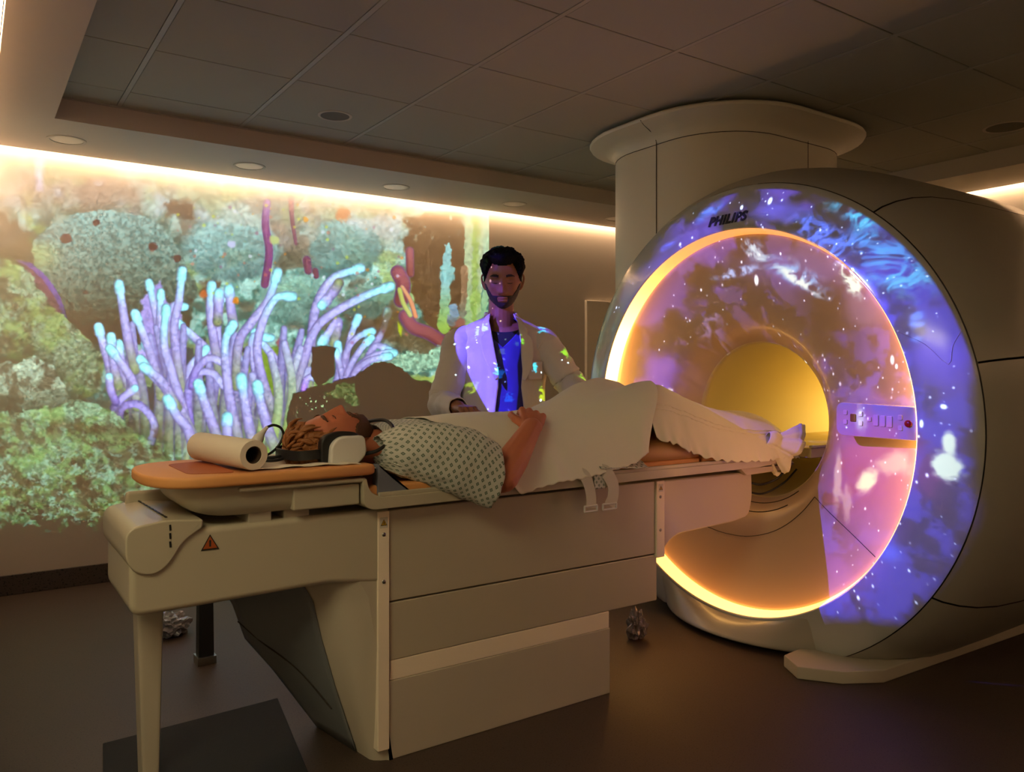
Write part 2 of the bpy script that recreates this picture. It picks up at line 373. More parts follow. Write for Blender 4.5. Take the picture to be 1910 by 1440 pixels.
# seams drawn on the funnel
def on_fun(r, a): a = math.radians(a); return (funx(r)-.001, AY+r*math.cos(a), AZ+r*math.sin(a))
tube('funnel_seam', [on_fun(r, q) for r, q in ((.515, 292), (.500, 282), (.485, 268), (.470, 254), (.457, 242), (.445, 230), (.438, 219.5))], .0016, M['seam'], mri, 6, n=4)
tube('funnel_seam', [on_fun(r, q) for r, q in ((.438, 219.5), (.53, 218.6), (.64, 217.6), (.757, 216.8))], .0014, M['seam'], mri, 6, n=4)
for r, q0, q1 in ((.352, 232, 300), (.385, 240, 300)):
    tube('funnel_seam', [on_fun(r, q0+(q1-q0)*i/8) for i in range(9)], .0022, M['seam'], mri, 6, n=2)
# thin pale tubes modelled as a Y shaped reflection on the ring face
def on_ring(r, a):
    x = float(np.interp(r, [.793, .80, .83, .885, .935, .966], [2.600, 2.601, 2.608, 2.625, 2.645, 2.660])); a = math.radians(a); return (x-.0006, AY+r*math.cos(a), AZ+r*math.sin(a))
tube('face_glint', [on_ring(r, a) for r, a in ((.80, 155), (.86, 160), (.905, 165.4), (.93, 162), (.965, 159.5))], .0012, M['cream2'], mri, 6, n=3)
# turret up to the ceiling
def rr(x0, x1, y0, y1, r, off, n=10):
    out = []
    x0 -= off; x1 += off; y0 -= off; y1 += off; r += off
    for cx, cy, q in ((x1-r, y1-r, 0), (x0+r, y1-r, 90), (x0+r, y0+r, 180), (x1-r, y0+r, 270)):
        for i in range(n+1):
            a = math.radians(q+90*i/n); out.append((cx+r*math.cos(a), cy+r*math.sin(a)))
    return out
def loft_z(name, base, prof, m, parent, sharp=35):
    V = []; F = []; n = len(rr(*base, 0))
    for z, off in prof: V += [(x, y, z) for x, y in rr(*base, off)]
    for i in range(len(prof)-1):
        for j in range(n): F.append((i*n+j, i*n+(j+1) % n, (i+1)*n+(j+1) % n, (i+1)*n+j))
    o = mobj(name, V, F, m, parent, True, sharp); return o
CB = (2.70, 3.74, 2.30, 3.22, .34)
loft_z('turret', CB, [(1.27, 0), (2.165, 0), (2.167, -.003)], M['turret'], mri)
loft_z('turret_flange', CB, [(2.167, -.003), (2.169, .0), (2.185, .004), (2.205, .022), (2.222, .055), (2.235, .10), (2.246, .128), (2.256, .134), (2.264, .128), (2.266, .06)], M['turret'], mri)
bm = bmesh.new(); bm_tube(bm, [(2.6985, 2.72, .95), (2.6985, 2.72, 2.18)], .0022, 6); bm_tube(bm, csp([(2.6985, 2.72, 2.18), (2.685, 2.72, 2.205), (2.645, 2.71, 2.222), (2.60, 2.70, 2.236), (2.568, 2.69, 2.25)], 4), .0022, 6)
from_bm('turret_seam', bm, M['seam'], mri)
bm = bmesh.new(); bm_tube(bm, [(3.27, 2.2993, 1.9), (3.27, 2.2993, 2.19)], .0014, 6); from_bm('turret_seam', bm, M['seam'], mri)
loft_z('turret_seam', CB, [(2.1645, .0), (2.1647, .0012), (2.1673, .0012), (2.1675, .0)], M['seam'], mri)
# base: skirt under the table and the two plinths
def skirt(u, v):
    y = 2.60-u*.78; k = math.sin(math.pi*u)**.7 if 0 < u < 1 else 0; z0 = AZ-math.sqrt(.80**2-(y-AY)**2)
    if v <= .7:
        t = v/.7; z = z0*(1-t)+.024*t; r = math.hypot(y-AY, z-AZ); xf = float(np.interp(r, [.793, .83, .885, .935, .97], [2.600, 2.608, 2.625, 2.645, 2.667]))
        return (xf+.004*(1-k)-.115*k*t**.8-.001, y, z)
    t = (v-.7)/.3; r = math.hypot(y-AY, .024-AZ); xf = float(np.interp(r, [.793, .83, .885, .935, .97], [2.600, 2.608, 2.625, 2.645, 2.667])); return (xf+.004*(1-k)-.115*k+.12*t, y, .024)
grid('skirt', skirt, 48, 14, M['shell'], mri, 0)
prism('plinth', [(2.44, 1.76), (2.53, 1.64), (2.66, 1.565), (3.9, 1.52), (3.9, 2.0), (2.5, 1.86)], 0, .046, M['cream2'], mri, 'z', .006)
prism('plinth', [(2.80, 2.5), (3.9, 2.5), (3.9, 2.95), (2.9, 2.95)], 0, .046, M['cream2'], mri, 'z', .006)
# soft light added, unseen, at the back end of the bore
bl = area('bore_lamp', (4.28, AY, AZ+.08), (0, math.radians(90), 0), .36, .46, BORE_W, (1.0, .70, .16)); bl.parent = mri
# bed inside the bore
box('bore_bed', (2.80, 1.955, .745), (4.25, 2.455, .785), M['borein'], mri, .004)
box('bore_rail', (2.80, 1.945, .785), (4.25, 1.965, .797), M['cream'], mri, .003)
# control panel across the right of the funnel
pp = rpoly([(1.716, .864), (1.716, .984), (1.414, .976), (1.414, .864)], [.035, .03, .004, .004])
cp = prism('control_panel', pp, 2.606, 2.668, M['ringface'], mri, 'x', .004)
M['btn'] = mat('button_grey', (.60, .58, .56), .35)
def btn(nm, y, z, hy, hz, m, d=.004, r=.004):
    return prism(nm, rpoly([(y-hy, z-hz), (y-hy, z+hz), (y+hy, z+hz), (y+hy, z-hz)], r), 2.606-d, 2.607, m, cp, 'x', .0012)
for y, z in ((1.678, .948), (1.678, .914), (1.619, .945), (1.619, .912), (1.586, .928), (1.475, .939), (1.475, .903)): btn('button', y, z, .0075, .0085, M['btn'])
for y, z in ((1.562, .925), (1.537, .924), (1.512, .923)): btn('button', y, z, .0095, .019, M['btn'])
btn('display', 1.648, .930, .011, .014, mat('display_olive', srgb(120, 100, 40), .3), .003)
bm = bmesh.new(); V, F = disc_mesh(.0115, 0, .008, 24); e = mobj('emergency_button', [(2.600-v[2]*-1, v[0]+1.4465, v[1]+.920) for v in V], F, mat('emergency_red', (.30, .005, .012), .3), cp); bm.free()
e['label'] = 'round dark red stop button'
# maker's lettering on the face
fc = bpy.data.curves.new('lettering', 'FONT'); fc.body = 'PHILIPS'; fc.size = .052; fc.extrude = .0012; fc.offset = .0018; fc.align_x = 'CENTER'; fc.align_y = 'CENTER'; fc.shear = .15; fc.space_character = 1.12
fo = bpy.data.objects.new('lettering', fc); sc.collection.objects.link(fo); bpy.context.view_layer.update()
me = bpy.data.meshes.new_from_object(fo.evaluated_get(bpy.context.evaluated_depsgraph_get())); bpy.data.objects.remove(fo)
me.materials.clear(); me.materials.append(mat('lettering_grey', (.03, .03, .035), .5)); lo = link(bpy.data.objects.new('lettering', me), mri)
t = math.radians(17); X = Vector((0, -1, 0)); Y = Vector((math.sin(t), 0, math.cos(t))); Z = X.cross(Y)
ws = max(v.co.x for v in me.vertices)-min(v.co.x for v in me.vertices)
R = Matrix((X, Y, Z)).transposed(); k = .198/ws
for v in me.vertices: v.co = R @ Vector((v.co.x*k, v.co.y*k*1.06, v.co.z))+Vector((2.6055, 2.218, 1.724))
adopt(mri)
# ---------------------------------------------------------------- the patient table: near side at Y 2.045
TN, TF = 2.045, 2.365
tb = thing('patient_table', 'long cream scanner table on a stepped pedestal, patient lying on it', 'medical table', (1.4, 2.2, 0))
box('upper_body', (.985, TN, .447), (2.028, TF, .705), M['cream'], tb, .004)
box('lower_panel', (.985, TN+.002, .279), (2.033, TF-.002, .443), M['cream'], tb, .004)
box('seam_core', (1.0, TN+.012, .12), (2.02, TF-.012, .69), M['seam'], tb, 0) if False else None
prism('base_panel', [(.985, .0), (.985, .222), (1.811, .222), (1.811, .0)], TN, TF, M['cream2'], tb, 'y', .004)
M['band'] = mat('pale_band', (.92, .80, .62), .4)
box('recess_band', (.99, TN-.001+.004, .222), (1.809, TF-.004, .279), M['band'], tb, .003)
# pedestal left of the first post: its end face slopes back under the arm
near = [(.80, .535), (.845, .52), (.872, .47), (.892, .36), (.915, .20), (.948, .0)]
far = [(.585, .53), (.60, .50), (.645, .42), (.68, .315), (.76, .21), (.90, .0)]
def ped(i, t):
    a, b = Vector(near[i]), Vector(far[i]); p = a.lerp(b, t); off = .05*(1-min(t/.12, 1))**2; return (p.x+off, TN+(TF-TN)*t, p.y)
ts = [0, .02, .045, .08, .12, .2, .4, .6, .8, 1]; V = []; F = []
fine_i = [(k, f) for k in range(5) for f in (0, .25, .5, .75)]+[(4, 1.)]
for t in ts:
    row = []
    for k, f in fine_i:
        p = Vector(ped(k, t)).lerp(Vector(ped(min(k+1, 5), t)), f); row.append(tuple(p))
    row.append((.986, row[-1][1], 0)); row.append((.986, row[-1][1], .55)); V += row
c = len(fine_i)+2
for i in range(len(ts)-1):
    for j in range(c): F.append((i*c+j, i*c+(j+1) % c, (i+1)*c+(j+1) % c, (i+1)*c+j))
F.append(tuple(range(c))); F.append(tuple(reversed(range((len(ts)-1)*c, len(ts)*c))))
mobj('pedestal', V, F, M['cream2'], tb, True, 50)
tube('pedestal_seam', [(.652, 2.372, .405), (.70, 2.3, .33), (.79, 2.2, .19), (.86, 2.12, .08)], .003, M['seam'], tb, 6) if False else None
M['slate'] = mat('slate_shade', (.17, .18, .19), .5)
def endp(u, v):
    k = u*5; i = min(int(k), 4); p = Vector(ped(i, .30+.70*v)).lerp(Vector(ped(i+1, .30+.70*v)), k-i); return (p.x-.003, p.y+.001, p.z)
grid('end_shade', endp, 25, 12, M['slate'], tb, .002)  # grey sheet carries the shade on the sloping end face in its colour
tube('end_face_seam', [Vector(endp(.50, 1.))+Vector((-.003, 0, 0)), Vector(endp(.62, .8))+Vector((-.003, 0, 0)), Vector(endp(.76, .5))+Vector((-.003, 0, 0)), Vector(endp(.88, .2))+Vector((-.003, 0, 0))], .0022, M['seam'], tb, 6)
arm = rpoly([(.318, .517), (.318, .712), (.986, .712), (.986, .50), (.80, .525)], [.035, .03, 0, 0, .02])
prism('arm', arm, TN-.004, TF+.03, M['cream'], tb, 'y', .016, 4)
cap = rpoly([(.308, .73), (.308, .655), (.330, .622), (.372, .612), (.405, .635), (.435, .685), (.480, .714), (.482, .734), (.40, .742)], [.03, .02, .02, .02, .02, .02, .006, .006, .02])
prism('end_cap', cap, TN-.012, TF+.038, M['cream'], tb, 'y', .005, 3)
def dashes(segs):
    V = []; F = []
    for p, q, w_ in segs:
        p, q = Vector(p), Vector(q); n = (q-p).cross(Vector(w_)).normalized(); o_ = Vector(w_)*.0012; k = len(V)
        for c in (p, q):
            for s_ in (-1, 1): V += [c+n*.0022*s_+o_*-.4, c+n*.0022*s_+o_]
        F += [(k+1, k+3, k+7, k+5), (k, k+1, k+5, k+4), (k+2, k+6, k+7, k+3), (k, k+2, k+3, k+1), (k+4, k+5, k+7, k+6)]
    return V, F
V, F = dashes([((.392+.012*t, 2.37-.31*t, .7425-.0*t), (.392+.012*(t+.085), 2.37-.31*(t+.085), .7425), (0, 0, 1)) for t in [i/9 for i in range(9)]])
mobj('dashed_line', V, F, M['black'], tb, False)
V, F = dashes([((.405, 2.0328, .730-.020*i), (.406, 2.0328, .716-.020*i), (0, -1, 0)) for i in range(3)])
mobj('dashed_line', V, F, M['black'], tb, False)
box('rear_rail', (.36, 2.375, .70), (.62, 2.398, .768), M['cream'], tb, .01)
prism('leg', [(.372, .54), (.445, .54), (.432, 0), (.388, 0)], 2.295, 2.365, M['cream2'], tb, 'y', .012)
prism('end_body', rpoly([(2.062, .440), (2.062, .705), (2.552, .700), (2.556, .60), (2.535, .528), (2.44, .514), (2.14, .503), (2.085, .475)], [0, 0, .02, .03, .03, .02, .05, .04]), TN+.002, TF-.002, M['cream'], tb, 'y', .008, 3)
for x0, z0, zs in ((.948, .035, ((.640, .508))), (2.024, .432, ((.648, .530)))):
    po = box('post', (x0, TN-.007, z0), (x0+(.036 if x0 < 1 else .040), TN+.05, .705), M['band'], tb, .003)
    for z in zs:
        bm = bmesh.new(); V, F = disc_mesh(.0055, 0, .002, 16); mobj('screw', [(x0+.018+v[0], TN-.0082+v[2], z+v[1]) for v in V], [tuple(reversed(f)) for f in F], M['steel'], po); bm.free()
# warning stickers
M['stk'] = mat('sticker_white', (.66, .62, .52), .5); M['yel'] = mat('sticker_yellow', srgb(190, 150, 40), .5); M['org'] = mat('sticker_orange', srgb(170, 80, 30), .5); M['ink'] = mat('sticker_ink', (.02, .015, .01), .6)
def sticker(x, z, w_, y, white, m, parent=tb):
    p = box('warning_label', (x-w_/2, y-.0006, z-w_*.62), (x+w_/2, y+.001, z+w_*.62), M['stk'], parent, 0) if white else None
    h = w_*.42
    def tri(nm, s, yy, mm, par, cz=0): return prism(nm, [(x-s*h, z-s*h*.82+cz), (x+s*h, z-s*h*.82+cz), (x, z+s*h*.95+cz)], yy, y, mm, par, 'y', 0)
    q = tri('warning_triangle', 1.0, y-.0010, M['ink'], p or parent); tri('triangle_field', .78, y-.0014, m, q)
    box('triangle_mark', (x-h*.1, y-.0018, z-h*.42), (x+h*.1, y-.001, z+h*.3), M['ink'], q, 0)
sticker(.966, .673, .024, TN-.007, True, M['yel']); sticker(2.044, .680, .022, TN-.007, True, M['yel']); sticker(.499, .674, .052, TN-.0045, False, M['org'])
# tray with an upturned head end
tray = rpoly([(.886, .806), (.898, .806), (.908, .768), (.94, .752), (2.60, .752), (2.640, .746), (2.640, .730), (2.54, .722), (.915, .718), (.890, .732)], [.004, .004, .02, .01, .01, .006, .006, .01, .015, .012])
prism('tray', tray, 2.0, 2.41, M['cream'], tb, 'y', .004, 2)
box('tray_rim', (.935, 2.003, .75), (2.60, 2.013, .764), M['cream'], tb, .003)
box('tray_rim', (.935, 2.397, .75), (2.60, 2.407, .764), M['cream'], tb, .003)
prism('tray_bridge', rpoly([(2.46, .722), (2.78, .735), (2.80, .715), (2.70, .695), (2.50, .69)], .008), 2.03, 2.36, M['cream2'], tb, 'y', .005)
bm = bmesh.new()
bm_tube(bm, csp([(2.56, 2.05, .715), (2.66, 2.06, .700), (2.74, 2.09, .705), (2.79, 2.12, .72)], 8), .012, 8)
bm_tube(bm, csp([(2.555, 2.06, .655), (2.64, 2.07, .64), (2.71, 2.05, .66), (2.735, 2.03, .70), (2.74, 2.03, .725)], 8), .005, 8)
bm_tube(bm, csp([(2.55, 2.08, .62), (2.66, 2.08, .60), (2.735, 2.04, .64), (2.77, 2.00, .70)], 8), .004, 8)
from_bm('tray_cable', bm, M['black'], tb)
# head rest basin under the orange board
def basin(u, v):
    # u around, v from rim to bottom
    a = 2*math.pi*u; cx, cy = .66, 2.205; ca, sa = math.cos(a), math.sin(a); n = .38
    ex = .235*math.copysign(abs(ca)**n, ca); ey = .185*math.copysign(abs(sa)**n, sa)
    s = 1-.30*v**2.4*(1 if ca < 0 else .15)-.04*v**3
    return (cx+ex*s, cy+ey*(1-.16*v**3), .814-.080*(1-(1-v)**1.3))
bo = grid('head_basin', basin, 72, 12, M['cream'], tb); bm = bmesh.new(); bm.from_mesh(bo.data); bmesh.ops.remove_doubles(bm, verts=bm.verts, dist=1e-5); bmesh.ops.holes_fill(bm, edges=bm.edges, sides=0); bmesh.ops.recalc_face_normals(bm, faces=bm.faces); bm.to_mesh(bo.data); bm.free()
box('head_frame', (.70, 2.015, .735), (.884, 2.395, .792), M['cream'], tb, .005)
box('head_frame_rim', (.56, 2.002, .796), (.898, 2.408, .808), M['cream'], tb, .005)
box('slide_block', (.595, 2.05, .706), (.655, 2.35, .745), M['cream2'], tb, .004)
box('slide_block', (.69, 2.06, .706), (.76, 2.35, .74), M['cream2'], tb, .004)
adopt(tb)

# orange foam head board, lying on the basin rim
hb = []
for i in range(25):
    a = math.radians(90+180*i/24); ca, sa = math.cos(a), math.sin(a); hb.append((.52+.165*math.copysign(abs(ca)**.75, ca), 2.20+.212*math.copysign(abs(sa)**.75, sa)))
hb += [(.75, 1.988), (.905, 1.992), (.925, 2.01), (.918, 2.39), (.905, 2.41), (.75, 2.412)]
bm = bmesh.new(); bm_prism(bm, hb, .815, .843, 'z', .008, 3)
ob = from_bm('head_board', bm, M['orange'], None, True, 60)
cu = box('cutter', (.66, 2.055, .70), (.95, 2.345, .90), None, None, 0); bo_ = ob.modifiers.new('b', 'BOOLEAN'); bo_.operation = 'DIFFERENCE'; bo_.object = cu; bo_.solver = 'EXACT'; bake(ob); bpy.data.objects.remove(cu)
tag(ob, 'orange foam head board with a rounded end under the paper roll', 'head rest')
# flat plate in darker orange: painted shade of the hollow under the roll
V = []; F = []
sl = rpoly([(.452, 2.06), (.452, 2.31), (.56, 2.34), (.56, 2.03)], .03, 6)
M['orange_shade'] = mat('orange_foam_shaded', srgb(176, 92, 44), .65)
prism('trough_shade', sl, .8432, .8445, M['orange_shade'], ob, 'z', 0)
# white cloth on the board under head and neck
def ss_(a, b, x): t = min(max((x-a)/(b-a), 0), 1); return t*t*(3-2*t)
box('head_pad', (.665, 2.06, .76), (.89, 2.34, .785), M['white'], tb, .006); adopt(tb)
def cloth(u, v):
    x = .60+.56*u; y = 2.035+.33*v
    z = .8475 if x < .86 else .8475-.058*min((x-.86)/.20, 1)**1.3
    z -= .050*ss_(.055, .10, min(y-2.035+.0, 2.365-y))*ss_(.0, .06, x-.68)*ss_(.95, .93, x)
    return (x, y+.01*math.sin(9*u), z+.0015*math.sin(40*u+3*v)+.001*math.sin(31*v))
o = grid('head_cloth', cloth, 60, 24, M['paper'], None, .002); tag(o, 'thin white cloth under the head of the lying patient', 'cloth')
o = prism('wedge_cushion', rpoly([(.935, .7565), (.938, .842), (.985, .80), (1.04, .7565)], .006), 2.012, 2.05, M['blue'], None, 'y', .004); tag(o, 'small slate blue wedge beside the neck of the patient', 'cushion')
# mattress pads on the tray
GP = 'orange foam pads lying on the table tray'
o = box('mattress_pad', (.912, 2.018, .7525), (1.90, 2.392, .7815), M['orange'], None, .008, 3); tag(o, 'long orange foam pad under the back of the patient', 'mattress pad', GP)
o = box('mattress_pad', (1.905, 2.018, .7525), (2.225, 2.392, .7785), M['orange'], None, .008, 3); tag(o, 'orange foam pad under the tan knee cushion', 'mattress pad', GP)
o = prism('mattress_pad', rpoly([(2.235, .7525), (2.24, .780), (2.30, .798), (2.50, .790), (2.60, .775), (2.62, .7525)], .012), 2.02, 2.39, M['orange'], None, 'y', .006, 3); tag(o, 'orange foam pad under the covered lower legs', 'mattress pad', GP)
M['tan'] = mat('tan_cushion', srgb(206, 160, 104), .55)
def bol(u, v):
    x = 1.86+.46*u; e = (max(0, 1-abs(2*u-1)**2.6))**.5; a = math.pi*v
    return (x, 2.205-.185*math.cos(a)*(.55+.45*e)*(1 if True else 0), .7795+.098*e*math.sin(a)**.45)
o = grid('knee_cushion', bol, 30, 24, M['tan']); bm = bmesh.new(); bm.from_mesh(o.data); bmesh.ops.remove_doubles(bm, verts=bm.verts, dist=1e-5); bmesh.ops.holes_fill(bm, edges=bm.edges, sides=0); bmesh.ops.recalc_face_normals(bm, faces=bm.faces); bm.to_mesh(o.data); bm.free(); tag(o, 'long tan cushion under the bent knees of the patient', 'cushion')

# paper roll lying across the board
rc = Vector((.605, 2.035, .884)); rd = (Vector((.545, 2.34, .886))-rc).normalized(); RL = .31
r0 = thing('paper_roll', 'thick roll of white paper lying across the orange head board', 'paper roll', tuple(rc))
def roll(nm, prof, m, seg=56):
    u = Vector((0, 0, 1)); u = (u-rd*u.dot(rd)).normalized(); s = rd.cross(u); V = []; F = []; k = len(prof)
    for i in range(seg):
        a = 2*math.pi*i/seg
        for d, r in prof: V.append(rc+rd*d+(u*math.cos(a)+s*math.sin(a))*r)
    for i in range(seg):
        for j in range(k): F.append((i*k+j, i*k+(j+1) % k, ((i+1) % seg)*k+(j+1) % k, ((i+1) % seg)*k+j))
    o = mobj(nm, V, F, m, r0, True, 40); bm = bmesh.new(); bm.from_mesh(o.data); bmesh.ops.recalc_face_normals(bm, faces=bm.faces); bm.to_mesh(o.data); bm.free(); return o
roll('paper', [(0, .0225), (0, .0375), (.003, .039), (RL-.003, .039), (RL, .0375), (RL, .0225)], M['paper'])
roll('core', [(.004, .0195), (.004, .0222), (RL-.004, .0222), (RL-.004, .0195)], mat('roll_core', (.05, .025, .012), .8))
adopt(r0)

# white restraint straps hanging over the tray edge
M['web'] = mat('white_webbing', (.70, .65, .56), .8, bump=.3, bscale=500)
def strap(pts, wd, lab, bx):
    t = thing('strap', lab, 'strap', pts[0], 'white straps hanging from the tray')
    P = csp(pts, 8); V = []; F = []
    for i, p in enumerate(P):
        tg = (P[min(i+1, len(P)-1)]-P[max(i-1, 0)]).normalized(); s = tg.cross(Vector((0, 1, 0))).normalized()
        for q, d in ((-.5, 0), (.5, 0), (.5, .002), (-.5, .002)): V.append(p+s*q*wd+Vector((0, -d, 0)))
    n = len(P)
    for i in range(n-1):
        for j in range(4): F.append((i*4+j, i*4+(j+1) % 4, i*4+4+(j+1) % 4, i*4+4+j))
    F += [(3, 2, 1, 0), (n*4-4, n*4-3, n*4-2, n*4-1)]
    mobj('band', V, F, M['web'], t, True, 30)
    e = P[-1]; bm = bmesh.new(); w2 = wd/2+.006
    for a, b in (((-w2, .006), (w2, .006)), ((w2, .006), (w2, -.012)), ((w2, -.012), (-w2, -.012)), ((-w2, -.012), (-w2, .006))): bm_tube(bm, [(e.x+a[0], e.y-.001, e.z+a[1]), (e.x+b[0], e.y-.001, e.z+b[1])], .0035, 8)
    from_bm('buckle', bm, M['white'], t); adopt(t)
strap([(1.635, 2.004, .768), (1.655, 1.992, .755), (1.672, 1.990, .72), (1.680, 1.990, .68), (1.678, 1.990, .652)], .040, 'white strap with a buckle hanging from the tray, left of two', 0)
strap([(1.725, 2.004, .768), (1.745, 1.990, .760), (1.772, 1.988, .72), (1.772, 1.988, .68), (1.757, 1.988, .652)], .046, 'white strap with a buckle hanging from the tray, right of two', 0)

# clutter on the floor
o = prism('floor_mat', [(.26, 2.02), (.334, 2.60), (.86, 2.63), (.757, 2.02)], .0, .008, M['mat'], None, 'z', .003); tag(o, 'dark rubber floor mat under the overhanging head end of the table', 'floor mat')
t = thing('floor_stand', 'short black post standing on the floor behind the table arm', 'stand', (.745, 3.13, 0))
prism('post', [(.718, .03), (.722, .47), (.768, .47), (.774, .03)], 3.10, 3.15, M['black'], t, 'y', .004)
prism('foot', [(.712, 0), (.712, .03), (.780, .03), (.780, 0)], 3.09, 3.16, M['steel'], t, 'y', .003); adopt(t)
M['clear'] = mat('crumpled_plastic', (.26, .26, .29), .18, spec=.8, coat=.6)
def crumple(name, c, r, lab, cat, seed):
    bm = bmesh.new(); bmesh.ops.create_icosphere(bm, subdivisions=4, radius=1)
    for v in bm.verts:
        n = mnoise.noise(v.co*2.3+Vector((seed, 0, 0)))*.55+mnoise.noise(v.co*6+Vector((0, seed, 0)))*.25; q = v.co*(1+n); z = max(q.z, -.75)
        v.co = Vector((c[0]+q.x*r[0], c[1]+q.y*r[1], c[2]+(z+.75)*r[2]))
    o = from_bm(name, bm, M['clear'], None, False, None); tag(o, lab, cat)
crumple('plastic_bag', (.70, 3.52, .002), (.07, .06, .05), 'crumpled grey plastic on the floor far behind the table', 'plastic bag', 3)
crumple('plastic_wrap', (2.27, 2.40, .002), (.035, .035, .062), 'crumpled clear plastic on the floor at the foot of the scanner', 'plastic wrap', 9)
# ---------------------------------------------------------------- people
def ss(a, b, x): t = min(max((x-a)/(b-a), 0), 1); return t*t*(3-2*t)
def head_pt(th, ph, nose=1.0):
    d = Vector((math.sin(th)*math.sin(ph), -math.sin(th)*math.cos(ph), math.cos(th)))
    x, y, z = d.x*.074, d.y*.094, d.z*.120
    if z < 0:
        t = -z/.120; x *= 1-.26*t**1.5; y *= (1-.50*t**1.3) if y > 0 else (1-.03*t)
    if y < -.066: y = -.066+(y+.066)*.62
    f = ss(.15, .6, -d.y)
    if f > 0:
        ax = abs(x); b = 0
        # nose
        if -.050 < z < .030:
            t = (.030-z)/.062; prof = .003+.019*max(0, min(t, 1))**1.15 if z > -.034 else .022*ss(-.046, -.034, z)
            b += prof*nose*math.exp(-(ax/(.0075+.0065*min(max(t, 0), 1)))**2)
        b += .006*gau(ax-.013, .006)*gau(z+.033, .006)*nose                     # nostril wings
        b -= .0085*gau(ax-.030, .014)*gau(z-.016, .010)                         # sockets
        b += .0068*gau(ax-.031, .0105)*gau(z-.011, .0070)                        # closed lids
        b -= .0022*gau(ax-.031, .012)*gau(z-.0050, .0020)
        b += .0058*gau(ax-.028, .020)*gau(z-.034, .0075)                        # brow ridge
        b += .0035*gau(ax-.046, .014)*gau(z+.014, .014)
        b += .0065*gau(ax, .021)*gau(z+.058, .005)+.0065*gau(ax, .019)*gau(z+.069, .0055)
        b -= .0045*gau(ax, .022)*gau(z+.0635, .0017); b -= .003*gau(ax, .014)*gau(z+.080, .005)
        b += .0085*gau(ax, .024)*gau(z+.099, .014)
        b -= .0018*gau(ax, .0035)*gau(z+.050, .006)
        y -= b*f
    return Vector((x, y, z))
def head_geo(bm, M, nose=1.0, n=84, m=72):
    top = bm.verts.new(M @ head_pt(1e-4, 0)); bot = bm.verts.new(M @ head_pt(math.pi-1e-4, 0)); R = []
    for i in range(1, m): R.append([bm.verts.new(M @ head_pt(math.pi*i/m, 2*math.pi*j/n, nose)) for j in range(n)])
    for a, b in zip(R, R[1:]):
        for j in range(n): bm.faces.new((a[j], a[(j+1) % n], b[(j+1) % n], b[j]))
    for j in range(n): bm.faces.new((top, R[0][(j+1) % n], R[0][j])); bm.faces.new((bot, R[-1][j], R[-1][(j+1) % n]))
    for s in (-1, 1):   # ears: a rim and a lobe
        P = [(.070, .002, -.032), (.079, .006, -.022), (.087, .012, .0), (.089, .016, .018), (.084, .010, .030), (.075, .0, .028), (.070, -.004, .014)]
        bm_tube(bm, [M @ Vector((s*p[0], p[1], p[2])) for p in csp(P, 4)], [.006, .0062, .005, .0045, .0045, .004, .003], 8)
        ball(bm, M @ Vector((s*.073, .008, .0)), (.005, .012, .024), M.to_3x3())
def shell(name, M, cover, off, m, parent, n=110, k=90, inner=.002, th1=math.pi*.98, nose=1.):
    # a thick shell over the part of the head where cover(th, ph) > 0
    V = []; idx = {}; F = []
    def pt(i, j, o):
        th, ph = max(th1*i/k, 1e-3), 2*math.pi*j/n; p = head_pt(th, ph, nose)
        e = 1e-2; a = head_pt(th+e, ph)-head_pt(max(th-e, 1e-3), ph); b = head_pt(th, ph+e)-head_pt(th, ph-e); nn = b.cross(a)
        nn = nn.normalized() if nn.length > 1e-9 else p.normalized()
        if nn.dot(p) < 0: nn = -nn
        return M @ (p+nn*o)
    C = [[cover(th1*i/k, ((2*math.pi*j/n+math.pi) % (2*math.pi))-math.pi) for j in range(n)] for i in range(k+1)]
    def vid(i, j, lay):
        j %= n; q = (i, j, lay)
        if q not in idx:
            th, ph = th1*i/k, ((2*math.pi*j/n+math.pi) % (2*math.pi))-math.pi; c = C[i][j]
            idx[q] = len(V); V.append(pt(i, j, off(th, ph, c) if lay else -inner))
        return idx[q]
    inc = lambda i, j: 0 <= i < k and C[i][j % n] > 0 and C[i+1][j % n] > 0 and C[i][(j+1) % n] > 0 and C[i+1][(j+1) % n] > 0
    for i in range(k):
        for j in range(n):
            if not inc(i, j): continue
            F.append((vid(i, j, 1), vid(i+1, j, 1), vid(i+1, j+1, 1), vid(i, j+1, 1))); F.append((vid(i, j, 0), vid(i, j+1, 0), vid(i+1, j+1, 0), vid(i+1, j, 0)))
            for (di, dj), (p, q) in {(-1, 0): ((i, j), (i, j+1)), (1, 0): ((i+1, j+1), (i+1, j)), (0, -1): ((i+1, j), (i, j)), (0, 1): ((i, j+1), (i+1, j+1))}.items():
                if not inc(i+di, (j+dj) % n) if 0 <= i+di < k else (i+di >= k): F.append((vid(*p, 1), vid(*q, 1), vid(*q, 0), vid(*p, 0)))
    o = mobj(name, V, F, m, parent, True)
    return o
